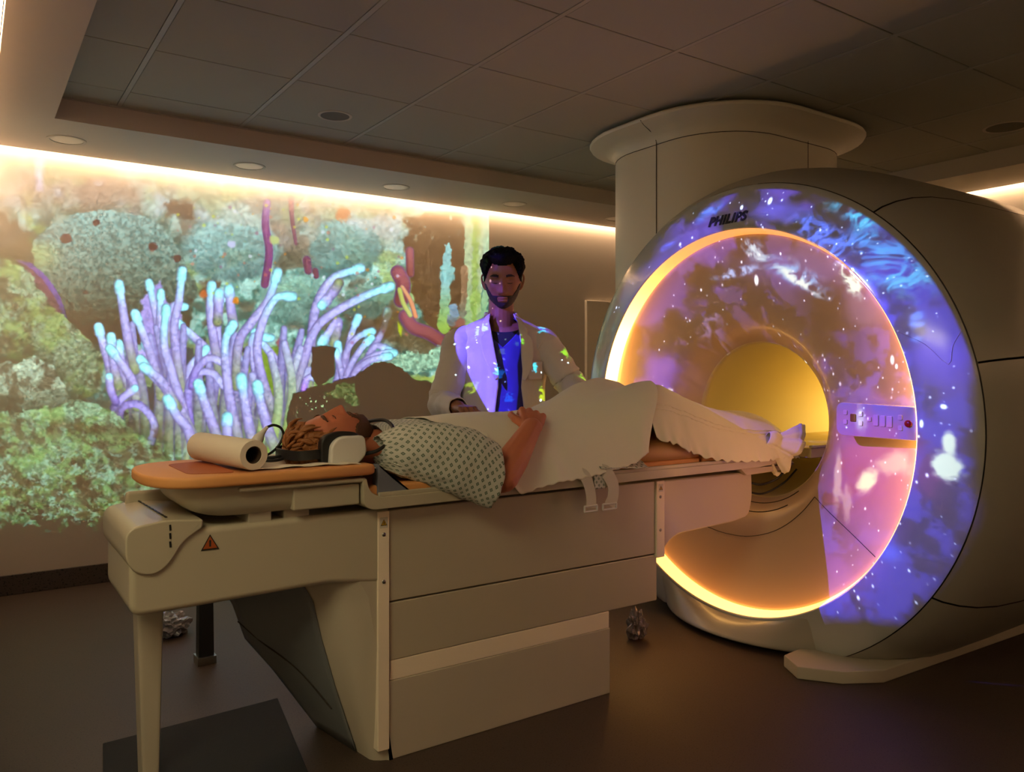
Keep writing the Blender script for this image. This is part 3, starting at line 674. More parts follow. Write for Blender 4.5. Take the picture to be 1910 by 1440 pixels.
def hand(bm, M, thumb=1, bend=(35, 40, 25), spread=1., s=1.):
    T = lambda p: M @ Vector((p[0]*s, p[1]*s*thumb, p[2]*s))
    ys = (.030, .010, -.010, -.029); Ls = (.074, .082, .076, .060)
    ball(bm, T((.048, 0, 0)), (.044*s, .036*s, .014*s), M.to_3x3())
    for i, (y, L) in enumerate(zip(ys, Ls)):
        k = (.088-.006*abs(i-1.2), y, .002); capsule(bm, T((.004, y*.55, 0)), T(k), .0125*s, .0105*s, 10)
        p = Vector(k); a = 0; sp = y*4.2*spread
        for q, fr in enumerate((.45, .31, .24)):
            a += math.radians(bend[q]*(1+.10*i)); d = Vector((math.cos(a), sp*math.cos(a)*.6, -math.sin(a))).normalized(); e = p+d*L*fr
            capsule(bm, T(p), T(e), (.0092-.0008*q)*s, (.0086-.0008*q)*s, 10); p = e
    capsule(bm, T((.012, .018, -.004)), T((.045, .046, -.010)), .0135*s, .0115*s, 10); capsule(bm, T((.045, .046, -.010)), T((.070, .056, -.016)), .0105*s, .0095*s, 10); capsule(bm, T((.070, .056, -.016)), T((.090, .055, -.021)), .0092*s, .0078*s, 10)
def frame(o, x, z):
    # matrix with the given x axis (fingers) and z hint (back of the hand)
    x = Vector(x).normalized(); z = Vector(z); z = (z-x*z.dot(x)).normalized(); y = z.cross(x); return Matrix.Translation(Vector(o)) @ Matrix((x, y, z)).transposed().to_4x4()
def skin(name, a, b):
    return mat(name, srgb(*a), .5, var=.10, vscale=14, bump=.06, bscale=220, sss=.08)
SK1 = skin('skin_technician', (150, 100, 72), 0); SK2 = skin('skin_patient', (196, 116, 84), 0)
HR1 = mat('hair_black', (.004, .0035, .0035), .8, spec=.15, bump=.9, bscale=160, var=.3, vscale=60); BD1 = mat('beard_black', (.026, .016, .012), .7, bump=.8, bscale=420)
HR2 = mat('hair_ginger', srgb(150, 92, 44), .5, bump=.8, bscale=120, var=.35, vscale=40); BD2 = mat('beard_brown', srgb(96, 62, 40), .7, bump=.8, bscale=420)
COAT = mat('coat_cotton', (.62, .58, .56), .8, bump=.12, bscale=40); SCR = mat('scrub_blue', (.035, .03, .20), .8, bump=.12, bscale=60); TEE = mat('tee_black', (.008, .008, .01), .85)

# ---- technician behind the table
TM = Matrix.Translation((1.87, 2.80, 0)) @ Matrix.Rotation(math.radians(-30), 4, 'Z')
tech = thing('person', 'standing bearded person in an open white lab coat over a blue top', 'person', (1.87, 2.80, 0))
HM = TM @ Matrix.Translation((0.005, -.012, 1.470)) @ Matrix.Rotation(math.radians(-5), 4, 'Z') @ Matrix.Rotation(math.radians(13), 4, 'X')
bm = bmesh.new(); T = lambda *p: TM @ Vector(p)
head_geo(bm, HM)
capsule(bm, T(0, .020, 1.27), T(0, .010, 1.41), .058, .052, 20)
for s in (-1, 1):
    capsule(bm, T(s*.02, .02, 1.275), T(s*.150, .012, 1.215), .045, .045)
    capsule(bm, T(s*.085, .01, .82), T(s*.095, 0, .46), .085, .058); capsule(bm, T(s*.095, 0, .46), T(s*.095, .015, .09), .056, .036); capsule(bm, T(s*.095, .03, .045), T(s*.11, -.15, .035), .036, .032)
ball(bm, T(0, .012, 1.13), (.165, .098, .17), TM.to_3x3()); ball(bm, T(0, .012, .96), (.142, .092, .16), TM.to_3x3()); ball(bm, T(0, .015, .85), (.155, .10, .11), TM.to_3x3())
ARM = {-1: [(-.165, .012, 1.232), (-.245, -.075, .965), (-.185, -.335, .958)], 1: [(.165, .012, 1.232), (.285, -.05, 1.045), (.315, -.27, .995)]}
for s in (-1, 1):
    a, b, c = [T(*p) for p in ARM[s]]; capsule(bm, a, b, .050, .038); capsule(bm, b, c, .040, .026)
c = T(*ARM[-1][2]); hand(bm, frame(c, TM.to_3x3() @ Vector((.42, -.90, -.05)), (0, 0, 1)), -1 if False else 1, (28, 38, 22), .8, .98)
c = T(*ARM[1][2]); hand(bm, frame(c, TM.to_3x3() @ Vector((-.05, -.97, .05)), (0, 0, 1)), -1, (25, 30, 20), .8, .98)
body = from_bm('body', bm, SK1, tech, True, None); fuse(body, .0027, 2, .4)
def cov_hair(th, ph):
    a = abs(ph); lim = 50+2*math.cos(3*ph) if a < .85 else (48+(a-.85)/.35*34 if a < 1.2 else (82+(a-1.2)/.35*8 if a < 1.55 else min(90+(a-1.55)*55, 122)))
    return math.radians(lim)-th
def off_hair(th, ph, c):
    d = Vector((math.sin(th)*math.sin(ph), -math.sin(th)*math.cos(ph), math.cos(th)))
    topw = ss(.15, .75, d.z); o = .006+.020*topw+.012*topw*ss(.0, .9, -d.y)+.012*abs(d.x)*ss(.10, .5, d.z)
    n = mnoise.noise(d*7)*.006+mnoise.noise(d*22)*.004
    return (o+n*(.3+topw))*ss(0, .16, c)+.0015
shell('hair', HM, cov_hair, off_hair, HR1, tech)
def cov_beard(th, ph):
    d = head_pt(th, ph); x, z, a = abs(d.x), d.z, abs(ph)
    if a > 1.62: return -1
    jaw = -.052-.0*z+.030*ss(.030, .066, x)+.02*ss(.055, .072, x)
    c1 = (jaw-z)*20
    if x < .021 and -.076 < z < -.053: c1 = -1
    if z < -.088 and False: c1 = 1
    c2 = 1 if (-.055 < z < -.045 and x < .028) else -1
    c3 = 1 if (x > .020 and x < .040 and -.10 < z < -.048) else -1
    return max(c1, c2, c3)
shell('beard', HM, cov_beard, lambda th, ph, c: .0022+.001*mnoise.noise(Vector((th*40, ph*40, 0))), BD1, tech, inner=.001)
def cov_brow(sd):
    def f(th, ph):
        d = head_pt(th, ph); x = d.x*sd; return 1 if (.014 < x < .050 and abs(d.z-(.032+.004*math.sin((x-.012)/.038*math.pi))) < .0052*(1-.5*ss(.035, .05, x)) and d.y < 0) else -1
    return f
def cov_lash(sd):
    def f(th, ph):
        d = head_pt(th, ph); x = d.x*sd; return 1 if (.019 < x < .044 and abs(d.z-(.0055-.0025*math.sin((x-.019)/.025*math.pi))) < .0017 and d.y < 0) else -1
    return f
for s in (-1, 1): shell('eyelashes', HM, cov_lash(s), lambda th, ph, c: .0022, BD1, tech, n=260, k=260, inner=.001)
for s in (-1, 1): shell('eyebrow', HM, cov_brow(s), lambda th, ph, c: .0022, BD1, tech, n=200, k=180, inner=.001)
WZ = [(1.345, .060, .062), (1.320, .080, .072), (1.295, .135, .084), (1.265, .182, .096), (1.21, .200, .110), (1.12, .198, .118), (1.03, .188, .116), (.95, .190, .120), (.85, .205, .132), (.70, .215, .14), (.50, .225, .15)]
def wxy(z, o=0):
    zs = [q[0] for q in WZ][::-1]; return float(np.interp(z, zs, [q[1] for q in WZ][::-1]))+o, float(np.interp(z, zs, [q[2] for q in WZ][::-1]))+o
def gapx(z):
    c = float(np.interp(z, [.5, .93, 1.1, 1.22, 1.33], [.03, .026, .030, .016, .0])); h = float(np.interp(z, [.5, .85, .95, 1.03, 1.10, 1.22, 1.30, 1.345], [.10, .062, .056, .047, .050, .058, .060, .045])); return c, h
def fold(a, z, k=1.): return k*(.004*math.sin(9*a+4*z)*ss(1.25, .95, z)+.004*mnoise.noise(Vector((a*2.6, z*7, 3)))+.003*mnoise.noise(Vector((a*7, z*16, 8))))
def coat_fn(u, v):
    z = 1.335-u*(1.335-.50); wx, wy = wxy(z); c, h = gapx(z); a1 = math.asin(min((c+h)/wx, .98)); a2 = math.asin(max(min((h-c)/wx, .98), -.98))
    a = a1+(2*math.pi-a1-a2)*v; e = fold(a, z)
    return TM @ Vector(((wx+e)*math.sin(a), .012-(wy+e)*math.cos(a), z))
coat = grid('lab_coat', coat_fn, 90, 120, COAT, tech, .0035)
def front_y(x, z, o=0): wx, wy = wxy(z, o); return .012-wy*math.sqrt(max(1-(x/wx)**2, 0))
for s in (-1, 1):
    def lap(u, v, s=s):
        z = 1.335-u*.27; c, h = gapx(z); w_ = .012+.040*math.sin(math.pi*min(u*1.0, 1))**.8*(1 if u > .32 else .85)-.008*gau(u-.30, .035)
        x = c+s*(h+v*w_); return TM @ Vector((x, front_y(x, z, .006)-.009-.011*v, z-v*.008))
    grid('lapel', lap, 40, 8, COAT, coat, .003)
    def slv(u, v, s=s):
        P = ARM[s]; path = [Vector((s*.125, .014, 1.215)), Vector((s*.175, .008, 1.20)), Vector(P[0]).lerp(Vector(P[1]), .35), Vector(P[0]).lerp(Vector(P[1]), .7), Vector(P[1]), Vector(P[1]).lerp(Vector(P[2]), .4), Vector(P[1]).lerp(Vector(P[2]), .97)]
        k = u*(len(path)-1); i = min(int(k), len(path)-2); t = k-i; P4 = [path[max(i-1, 0)], path[i], path[i+1], path[min(i+2, len(path)-1)]]
        cr = lambda t: .5*((2*P4[1])+(P4[2]-P4[0])*t+(2*P4[0]-5*P4[1]+4*P4[2]-P4[3])*t*t+(3*P4[1]-P4[0]-3*P4[2]+P4[3])*t**3)
        p = cr(t); tg = (cr(min(t+.05, 1))-cr(max(t-.05, 0))).normalized(); ux = Vector((0, -1, 0)) if u < .6 else Vector((0, -.3, 1)); ux = (ux-tg*ux.dot(tg)).normalized(); uy = tg.cross(ux)
        r = float(np.interp(u, [0, .15, .4, .66, .8, 1], [.070, .074, .062, .060, .048, .034])); a = 2*math.pi*v
        r += .004*mnoise.noise(Vector((math.cos(a)*2, math.sin(a)*2, u*9+s)))+.0045*math.sin(u*46+2*math.sin(a+s))*gau(u-.68, .16)+.003*mnoise.noise(Vector((a*2, u*25, s*4)))*ss(.1, .3, u)
        return TM @ (p+(ux*math.cos(a)+uy*math.sin(a))*r)
    grid('sleeve', slv, 80, 40, COAT, coat, .003, closed_v=True)
def colr(u, v):
    a = math.radians(58)+math.radians(244)*u; z = 1.338-.040*v+.012*math.sin(math.pi*u); r = 1+.16*v
    return TM @ Vector((.066*r*math.sin(a), .014-.068*r*math.cos(a), z))
grid('collar', colr, 40, 6, COAT, coat, .004)
def pocket(u, v):
    x = .105+.062*u; z = 1.135-.075*v; return TM @ Vector((x, front_y(x, z, .002)-.007, z))
grid('chest_pocket', pocket, 10, 10, COAT, coat, .003)
def top_fn(ztopf, o, zb, folds=1):
    def f(u, v):
        a = 2*math.pi*v; zt = ztopf(a); z = zt+(zb-zt)*u; wx, wy = wxy(max(z, .8), o); wx = max(wx, .055); e = fold(a, z, .6)*folds; return TM @ Vector(((wx+e)*math.sin(a), .012-(wy+e)*math.cos(a), z))
    return f
def vneck(a):
    b = abs(((a+math.pi) % (2*math.pi))-math.pi); return 1.318-.125*max(0, 1-b/.72)
grid('scrub_top', top_fn(vneck, -.010, .74), 70, 96, SCR, tech, .003, closed_v=True)
grid('undershirt', top_fn(lambda a: 1.318-.062*max(0, 1-(abs(((a+math.pi) % (2*math.pi))-math.pi)/1.0)**2), -.0155, 1.0, .3), 30, 72, TEE, tech, .002, closed_v=True)
bm = bmesh.new(); ball(bm, T(0, .015, .80), (.175, .12, .12), TM.to_3x3())
for s in (-1, 1): capsule(bm, T(s*.088, .01, .80), T(s*.098, 0, .46), .098, .078); capsule(bm, T(s*.098, 0, .46), T(s*.098, .015, .085), .076, .066)
o = from_bm('trousers', bm, SCR, tech, True, None); fuse(o, .007, 3)
for s in (-1, 1):
    bm = bmesh.new(); capsule(bm, T(s*.095, .04, .050), T(s*.11, -.15, .045), .050, .045); ball(bm, T(s*.1, -.05, .02), (.045, .13, .02), TM.to_3x3()); o = from_bm('shoe', bm, M['black'], tech, True, None); fuse(o, .006, 2)
    for v in o.data.vertices: v.co.z = max(v.co.z, .001)
for v in body.data.vertices: v.co.z = max(v.co.z, .004)
adopt(tech)

# ---- patient lying on the table
PM = Matrix.Translation((.885, 2.20, .889)) @ Matrix(((0, 0, -1), (1, 0, 0), (0, -1, 0))).to_4x4() @ Matrix.Rotation(math.radians(-6), 4, 'X')
pat = thing('person', 'lying person with ginger hair and headphones in a patterned gown, one hand on the belly', 'person', (1.4, 2.2, .785))
bm = bmesh.new(); head_geo(bm, PM, 1.25)
capsule(bm, (.955, 2.2, .870), (1.08, 2.2, .862), .054, .060, 20)
capsule(bm, (1.11, 2.04, .842), (1.11, 2.36, .842), .052, .052)
ball(bm, (1.22, 2.2, .862), (.18, .165, .074)); ball(bm, (1.45, 2.2, .858), (.18, .145, .070)); ball(bm, (1.66, 2.2, .855), (.13, .155, .072))
for (hy, k, a) in ((2.12, (2.02, 2.11, .955), (2.56, 2.12, .835)), (2.28, (1.95, 2.29, .965), (2.54, 2.27, .835))):
    capsule(bm, (1.68, hy, .862), k, .070, .046); capsule(bm, k, a, .046, .032); capsule(bm, (a[0]+.02, a[1], a[2]-.01), (a[0]+.07, a[1]+.01, a[2]+.035), .032, .022)
EL, WR = Vector((1.318, 1.966, .782)), Vector((1.478, 2.040, .918))
capsule(bm, (1.12, 2.03, .845), EL, .048, .046); capsule(bm, EL, EL.lerp(WR, .35), .048, .048); capsule(bm, EL.lerp(WR, .35), WR, .048, .032)
hand(bm, frame(WR, (.50, .66, .36), (.0, -.55, 1)), 1, (40, 46, 28), .7, 1.2)
capsule(bm, (1.11, 2.375, .85), (1.34, 2.415, .82), .048, .042); capsule(bm, (1.34, 2.415, .82), (1.55, 2.36, .83), .040, .027)
hand(bm, frame((1.55, 2.36, .83), (.9, -.3, .0), (0, .2, 1)), -1, (20, 25, 20), .8)
pb = from_bm('body', bm, SK2, pat, True, None); fuse(pb, .0029, 3, .4)
def cov_h2(th, ph):
    a = abs(ph); lim = 50+4*math.sin(5*ph) if a < .8 else (50+(a-.8)/.5*36 if a < 1.3 else (86+(a-1.3)*70 if a < 1.9 else 128)); return math.radians(lim)-th
def off_h2(th, ph, c):
    d = Vector((math.sin(th)*math.sin(ph), -math.sin(th)*math.cos(ph), math.cos(th))); w_ = abs(mnoise.noise(Vector((d.x*6, d.y*14, d.z*6))))*.016+mnoise.noise(d*20)*.004
    return (.010+w_)*ss(0, .22, c)+.001
hair = shell('hair', PM, cov_h2, off_h2, HR2, pat)
rs = random.Random(4); bm = bmesh.new()
for i in range(190):
    ph = rs.uniform(-math.pi, math.pi); th = rs.uniform(.25, 1.75)
    if cov_h2(th, ph) < .12: continue
    P = []; q = rs.uniform(-.5, .5)
    for k in range(7):
        t = th+(k-3)*.085; f = ph+q*.3*math.sin(k*.9+i)+(k-3)*.07*q; p = head_pt(max(t, .05), f); P.append(PM @ (p+p.normalized()*(.014+.009*math.sin(k*math.pi/6)+rs.uniform(0, .004))))
    bm_tube(bm, csp(P, 3), [.0015, .0052, .0058, .0048, .0012], 6)
from_bm('hair_locks', bm, HR2, hair, True, None)
def cov_b2(th, ph):
    d = head_pt(th, ph); x, z, a = abs(d.x), d.z, abs(ph)
    if a > 1.5: return -1
    c1 = (-.070+.030*ss(.03, .066, x)-z)*20; c2 = 1 if (-.057 < z < -.044 and x < .028) else -1; c3 = 1 if (.022 < x < .036 and -.09 < z < -.045) else -1
    return max(c1, c2, c3)
shell('beard', PM, cov_b2, lambda th, ph, c: .0045+.0022*mnoise.noise(Vector((th*30, ph*30, 0))), BD2, pat, inner=.001)
for s in (-1, 1): shell('eyelashes', PM, cov_lash(s), lambda th, ph, c: .0022, BD2, pat, n=260, k=260, inner=.001)
for s in (-1, 1): shell('eyebrow', PM, cov_brow(s), lambda th, ph, c: .002, BD2, pat, n=200, k=180, inner=.001)
# gown with small printed diamonds
GOWN = mat('gown_print', (.60, .60, .54), .8, bump=.05, bscale=60)
N = GOWN.node_tree.nodes; L = GOWN.node_tree.links; uvn = N.new('ShaderNodeUVMap'); sp = N.new('ShaderNodeSeparateXYZ'); L.new(uvn.outputs[0], sp.inputs[0])
def mth(op, a, b=None, c=None):
    n = N.new('ShaderNodeMath'); n.operation = op
    for i, q in enumerate((a, b, c)):
        if q is None: continue
        if isinstance(q, (int, float)): n.inputs[i].default_value = q
        else: L.new(q, n.inputs[i])
    return n.outputs[0]
def dia(ox, oy):
    fx = mth('ABSOLUTE', mth('SUBTRACT', mth('FRACT', mth('ADD', mth('MULTIPLY', sp.outputs[0], 42.), ox)), .5)); fy = mth('ABSOLUTE', mth('SUBTRACT', mth('FRACT', mth('ADD', mth('MULTIPLY', sp.outputs[1], 42.), oy)), .5))
    s_ = mth('ADD', fx, fy); return mth('SUBTRACT', mth('LESS_THAN', s_, .23), mth('MULTIPLY', mth('LESS_THAN', s_, .09), .6))
dm = mth('MAXIMUM', dia(0, 0), dia(.5, .5)); mx = N.new('ShaderNodeMix'); mx.data_type = 'RGBA'; L.new(dm, mx.inputs[0]); mx.inputs[6].default_value = (.60, .60, .54, 1); mx.inputs[7].default_value = (.13, .18, .13, 1); L.new(mx.outputs[2], N['Principled BSDF'].inputs['Base Color'])
def sect(rows, u, v):
    # rows: [(x, [(y, z), ...])]; smooth in both directions
    def cr(P, t):
        k = t*(len(P)-1); i = min(int(k), len(P)-2); t = k-i; a, b, c, d = P[max(i-1, 0)], P[i], P[i+1], P[min(i+2, len(P)-1)]
        return .5*((2*b)+(c-a)*t+(2*a-5*b+4*c-d)*t*t+(3*b-a-3*c+d)*t**3)
    return cr([cr([Vector((x, y, z)) for y, z in r], v) for x, r in rows], u)
GR = [(1.000, [(2.33, .84), (2.31, .892), (2.265, .918), (2.20, .930), (2.135, .918), (2.085, .890), (2.05, .83)]),
      (1.04, [(2.38, .82), (2.34, .895), (2.28, .928), (2.20, .932), (2.13, .930), (2.06, .90), (2.02, .82)]),
      (1.12, [(2.41, .80), (2.37, .90), (2.29, .940), (2.20, .944), (2.12, .944), (2.04, .91), (1.995, .80)]),
      (1.24, [(2.41, .80), (2.37, .89), (2.29, .934), (2.20, .942), (2.12, .935), (2.05, .89), (2.005, .80)]),
      (1.42, [(2.40, .80), (2.36, .87), (2.29, .91), (2.20, .925), (2.12, .91), (2.06, .87), (2.02, .80)])]
def gown(u, v):
    p = sect(GR, u, v); n = mnoise.noise(Vector((p.x*14, p.y*10, 2)))*.005+mnoise.noise(Vector((p.x*34, p.y*22, 5)))*.0025; p.z += n; p.y += n*.6*(-1 if v > .5 else 1)
    if u < .2: p.z += .007*(1-u/.2)
    return p
gb = grid('gown', gown, 60, 70, GOWN, pat, .0025, uv=lambda u, v: (u*.45, v*.52))
SL = [(.985, 2.115, .868, .040, .045), (1.03, 2.07, .868, .070, .062), (1.09, 2.035, .862, .086, .066), (1.16, 2.003, .846, .096, .060), (1.235, 1.978, .820, .100, .052), (1.292, 1.962, .788, .092, .046)]
def gsl(u, v):
    A = [q[0] for q in SL]; x = A[0]+(A[-1]-A[0])*u; cy, cz, rz, ry = [float(np.interp(x, A, [q[i] for q in SL])) for i in (1, 2, 3, 4)]
    a = 2*math.pi*v+math.pi/2; n = .006*mnoise.noise(Vector((u*3+math.cos(a), math.sin(a)*2, 1)))+.004*mnoise.noise(Vector((u*9, math.cos(a)*4, math.sin(a)*4)))
    sz = rz+n; lo = min(math.sin(a), 0); return (x-.03*u*lo*-1*.2+.02*u*lo, cy+(ry+n)*math.cos(a)-.006*u*lo, cz+sz*math.sin(a))
grid('gown_sleeve', gsl, 60, 72, GOWN, gb, .0025, closed_v=True, uv=lambda u, v: (u*.34+.01, (v if v > .001 else v)*.46))
def hem(u, v): return (1.72+.215*u, 2.12-.132*v, .795-.002*v-.030*v**3*(.6+.4*u)+.004*mnoise.noise(Vector((u*6, v*6, 0))))
grid('gown_hem', hem, 20, 16, GOWN, gb, .0025, uv=lambda u, v: (u*.22, v*.15))
o = grid('gown_hem', lambda u, v: (1.695+.05*u, 1.9965-.004*v, .765-.055*v), 8, 8, GOWN, gb, .0025, uv=lambda u, v: (u*.06, v*.06))
adopt(pat)

# sheets
M['sheet'] = mat('cotton_sheet', (.85, .82, .69), .85, bump=.10, bscale=30, sheen=.1); M['sheet2'] = mat('ruffled_sheet', (.78, .76, .58), .85, bump=.10, bscale=30, sheen=.1)
SA = [(1.145, [(2.40, .86), (2.37, .91), (2.29, .943), (2.20, .953), (2.12, .953), (2.075, .938), (2.045, .91)]),
      (1.26, [(2.42, .79), (2.38, .895), (2.29, .945), (2.20, .957), (2.11, .945), (2.035, .87), (1.993, .76)]),
      (1.36, [(2.42, .79), (2.38, .895), (2.29, .947), (2.20, .958), (2.11, .935), (2.04, .86), (1.989, .722)]),
      (1.48, [(2.42, .79), (2.38, .895), (2.29, .948), (2.20, .958), (2.11, .930), (2.04, .86), (1.989, .735)]),
      (1.62, [(2.42, .79), (2.38, .90), (2.29, .955), (2.20, .962), (2.11, .932), (2.035, .86), (1.989, .748)]),
      (1.75, [(2.42, .79), (2.385, .91), (2.30, .993), (2.20, .995), (2.11, .960), (2.035, .875), (1.989, .762)]),
      (1.87, [(2.42, .80), (2.39, .94), (2.31, 1.042), (2.20, 1.022), (2.10, 1.003), (2.03, .91), (1.989, .782)]),
      (1.97, [(2.42, .80), (2.395, .95), (2.31, 1.066), (2.20, 1.032), (2.10, 1.042), (2.025, .95), (1.987, .800)]),
      (2.05, [(2.42, .80), (2.395, .94), (2.31, 1.050), (2.20, 1.034), (2.09, 1.058), (2.022, .965), (1.987, .815)])]
def shA(u, v):
    p = sect(SA, u, v); sh = ss(.72, 1, u)*ss(.70, 1.0, v); p.x -= .115*sh
    if u < .35: p.x += .17*(1-u/.35)*ss(.72, 1., v)
    n = .0045*mnoise.noise(Vector((p.x*7, p.y*9, 1)))+.003*mnoise.noise(Vector((p.x*16+p.y*9, p.y*14, 4)))+.004*gau(p.x-1.50+.5*(p.y-2.1), .03)*ss(.5, .8, v)
    p.z += n; p.y -= n*ss(.7, .9, v)
    if v > .97: p.z += .002*math.sin(p.x*160)
    return p
o = grid('sheet', shA, 150, 80, M['sheet'], None, .002); tag(o, 'plain white sheet draped over the belly and raised knees of the lying person', 'sheet')
SB = [(1.975, [(2.41, .80), (2.385, .93), (2.31, 1.050), (2.20, 1.020), (2.10, 1.035), (2.03, .955), (1.991, .862)]),
      (2.07, [(2.41, .79), (2.385, .91), (2.31, 1.020), (2.20, 1.020), (2.10, 1.046), (2.03, .95), (1.991, .835)]),
      (2.16, [(2.41, .79), (2.385, .90), (2.31, .990), (2.20, 1.015), (2.10, 1.020), (2.03, .925), (1.991, .800)]),
      (2.28, [(2.41, .79), (2.385, .885), (2.31, .965), (2.20, .990), (2.10, .975), (2.03, .885), (1.991, .768)]),
      (2.44, [(2.41, .79), (2.38, .87), (2.31, .930), (2.20, .948), (2.11, .932), (2.03, .858), (1.989, .752)]),
      (2.60, [(2.40, .79), (2.37, .87), (2.31, .918), (2.20, .928), (2.11, .910), (2.03, .842), (1.989, .748)]),
      (2.70, [(2.40, .79), (2.37, .875), (2.31, .918), (2.20, .922), (2.11, .902), (2.03, .835), (1.989, .752)]),
      (2.77, [(2.39, .78), (2.36, .84), (2.30, .880), (2.20, .888), (2.11, .870), (2.04, .810), (2.000, .745)]),
      (2.81, [(2.36, .77), (2.34, .81), (2.29, .840), (2.20, .850), (2.11, .835), (2.05, .790), (2.015, .735)])]
def shB(u, v):
    p = sect(SB, u, v); n = .0045*mnoise.noise(Vector((p.x*9, p.y*11, 7)))+.003*mnoise.noise(Vector((p.x*22, p.y*16, 9)))
    p.z += n; p.y -= n*ss(.7, .9, v)
    if v > .88: p.z += .0045*math.sin(p.x*115+mnoise.noise(Vector((p.x*20, 0, 0)))*4)*ss(.9, 1, v); p.y -= .003*math.cos(p.x*115)*ss(.9, 1, v)
    return p
ob = grid('ruffled_sheet', shB, 160, 80, M['sheet2'], None, .002); tag(ob, 'white sheet with a ruffled hem over the shins, its end crumpled at the bore', 'sheet')
bm = bmesh.new()
for dv in (.80, .825):
    P = [Vector(shB(i/120, dv+.004*mnoise.noise(Vector((i*.35, dv*30, 0)))))+Vector((0, -.0022, .0022)) for i in range(4, 117)]; bm_tube(bm, P, [.0022+.0012*math.sin(i*1.9) for i in range(len(P))], 6)
from_bm('hem_cord', bm, M['sheet2'], ob)
# crumpled end that fans out past the tray
FD = Vector((.84, -.10, -.34)).normalized(); FU = (Vector((0, 0, 1))-FD*FD.z).normalized(); FS = FD.cross(FU)
def flare(u, v):
    a = math.radians(-168+336*v); k = 1+.30*math.sin(2*a+.6)+.20*math.sin(5*a+1.)*u+.06*math.sin(13*a)*u
    r = (.026+.010*math.sin(math.pi*min(u*3, 1))+.056*ss(.1, 1, u))*k; r *= 1+(.035 if abs(u-.86) < .03 else 0)
    c = Vector((2.600, 2.018, .822))+FD*(.150*u*(1+.12*math.cos(a+.4)))
    return c+FU*(r*math.cos(a)*1.05)+FS*(r*math.sin(a)*.62)
grid('crumpled_end', flare, 44, 110, M['sheet2'], ob, .0018)

# headphones on the patient
hp = thing('headphones', 'white and black headphones with a black tube on the head of the lying patient', 'headphones', (.88, 2.2, .885))
def cup(s):
    y0 = 2.2+s*.082; y1 = 2.2+s*.104; y2 = 2.2+s*.130; lo, hi = sorted((y1, y2))
    prism('ear_cup', rpoly([(.822, .842), (.826, .896), (.852, .917), (.925, .917), (.932, .865), (.900, .832), (.832, .832)], .016), lo, hi, M['white'], hp, 'y', .007, 3)
    lo, hi = sorted((y0, y1+s*.008)); prism('ear_pad', rpoly([(.803, .830), (.803, .915), (.850, .930), (.920, .925), (.925, .845), (.880, .826)], .028), lo, hi, M['black'], hp, 'y', .006, 3)
cup(-1); cup(1)
bm = bmesh.new(); P = csp([(.83, 2.105, .870), (.775, 2.098, .868), (.742, 2.125, .866), (.728, 2.2, .866), (.742, 2.275, .866), (.775, 2.302, .868), (.83, 2.295, .870)], 8); V = []; F = []
for i, p in enumerate(P):
    tg = (P[min(i+1, len(P)-1)]-P[max(i-1, 0)]).normalized(); n_ = tg.cross(Vector((0, 0, 1))).normalized()
    for a, b in ((-.004, -.013), (.004, -.013), (.004, .013), (-.004, .013)): V.append(p+n_*a+Vector((0, 0, b)))
for i in range(len(P)-1):
    for j in range(4): F.append((i*4+j, i*4+(j+1) % 4, i*4+4+(j+1) % 4, i*4+4+j))
F += [(3, 2, 1, 0), (len(V)-4, len(V)-3, len(V)-2, len(V)-1)]; bm.free(); mobj('headband', V, F, M['black'], hp, True, 40)
tube('tube', [(.928, 2.085, .863), (.965, 2.075, .872), (1.00, 2.08, .895), (1.025, 2.10, .928), (1.03, 2.15, .948), (1.015, 2.19, .950), (.99, 2.25, .935), (.955, 2.30, .895), (.93, 2.315, .870)], .0052, M['black'], hp, 10)
tube('cable', [(.735, 2.19, .862), (.70, 2.19, .858), (.66, 2.21, .862), (.640, 2.24, .866)], .0042, M['black'], hp, 8)
tube('cable', [(.735, 2.18, .856), (.705, 2.17, .852), (.670, 2.18, .853), (.650, 2.21, .858)], .0042, M['black'], hp, 8)
tube('cable', [(.66, 2.21, .862), (.70, 2.23, .862), (.735, 2.25, .880), (.752, 2.25, .912), (.745, 2.25, .934), (.725, 2.25, .943), (.705, 2.25, .938)], .0038, M['black'], hp, 8)
tube('plug', [(.707, 2.25, .939), (.694, 2.25, .925), (.680, 2.25, .905), (.668, 2.25, .880)], [.0045, .006, .0085, .015, .0165, .013], M['white'], hp, 12)
adopt(hp)
# ---------------------------------------------------------------- projected pictures (slides of the two projectors)
_rt = np.random.RandomState(7).rand(4, 256, 256).astype(np.float32)
def vnoise(x, y, k=0):
    xi = np.floor(x).astype(np.int32); yi = np.floor(y).astype(np.int32)
    fx = (x-xi).astype(np.float32); fy = (y-yi).astype(np.float32)
    fx = fx*fx*(3-2*fx); fy = fy*fy*(3-2*fy)
    T = _rt[k % 4]; x0 = xi & 255; x1 = (xi+1) & 255; y0 = (yi+k*37) & 255; y1 = (yi+k*37+1) & 255
    return (T[y0, x0]*(1-fx)+T[y0, x1]*fx)*(1-fy)+(T[y1, x0]*(1-fx)+T[y1, x1]*fx)*fy
def fbm(x, y, s, octs=4, k=0, g=.5):
    a = 1; t = 0; o = 0; x = x/s; y = y/s
    for i in range(octs):
        o = o+a*vnoise(x, y, k+i); t += a; a *= g; x = x*2.03+11.3; y = y*2.03+5.7
    return o/t
def sst(a, b, x):
    t = np.clip((x-a)/(b-a), 0, 1); return t*t*(3-2*t)
def mixc(img, col, m):
    m = m[..., None] if m.ndim == 2 else m
    img[...] = img*(1-m)+np.array(col, np.float32)/255*m if not (isinstance(col, np.ndarray) and col.ndim == 3) else img*(1-m)+col*m
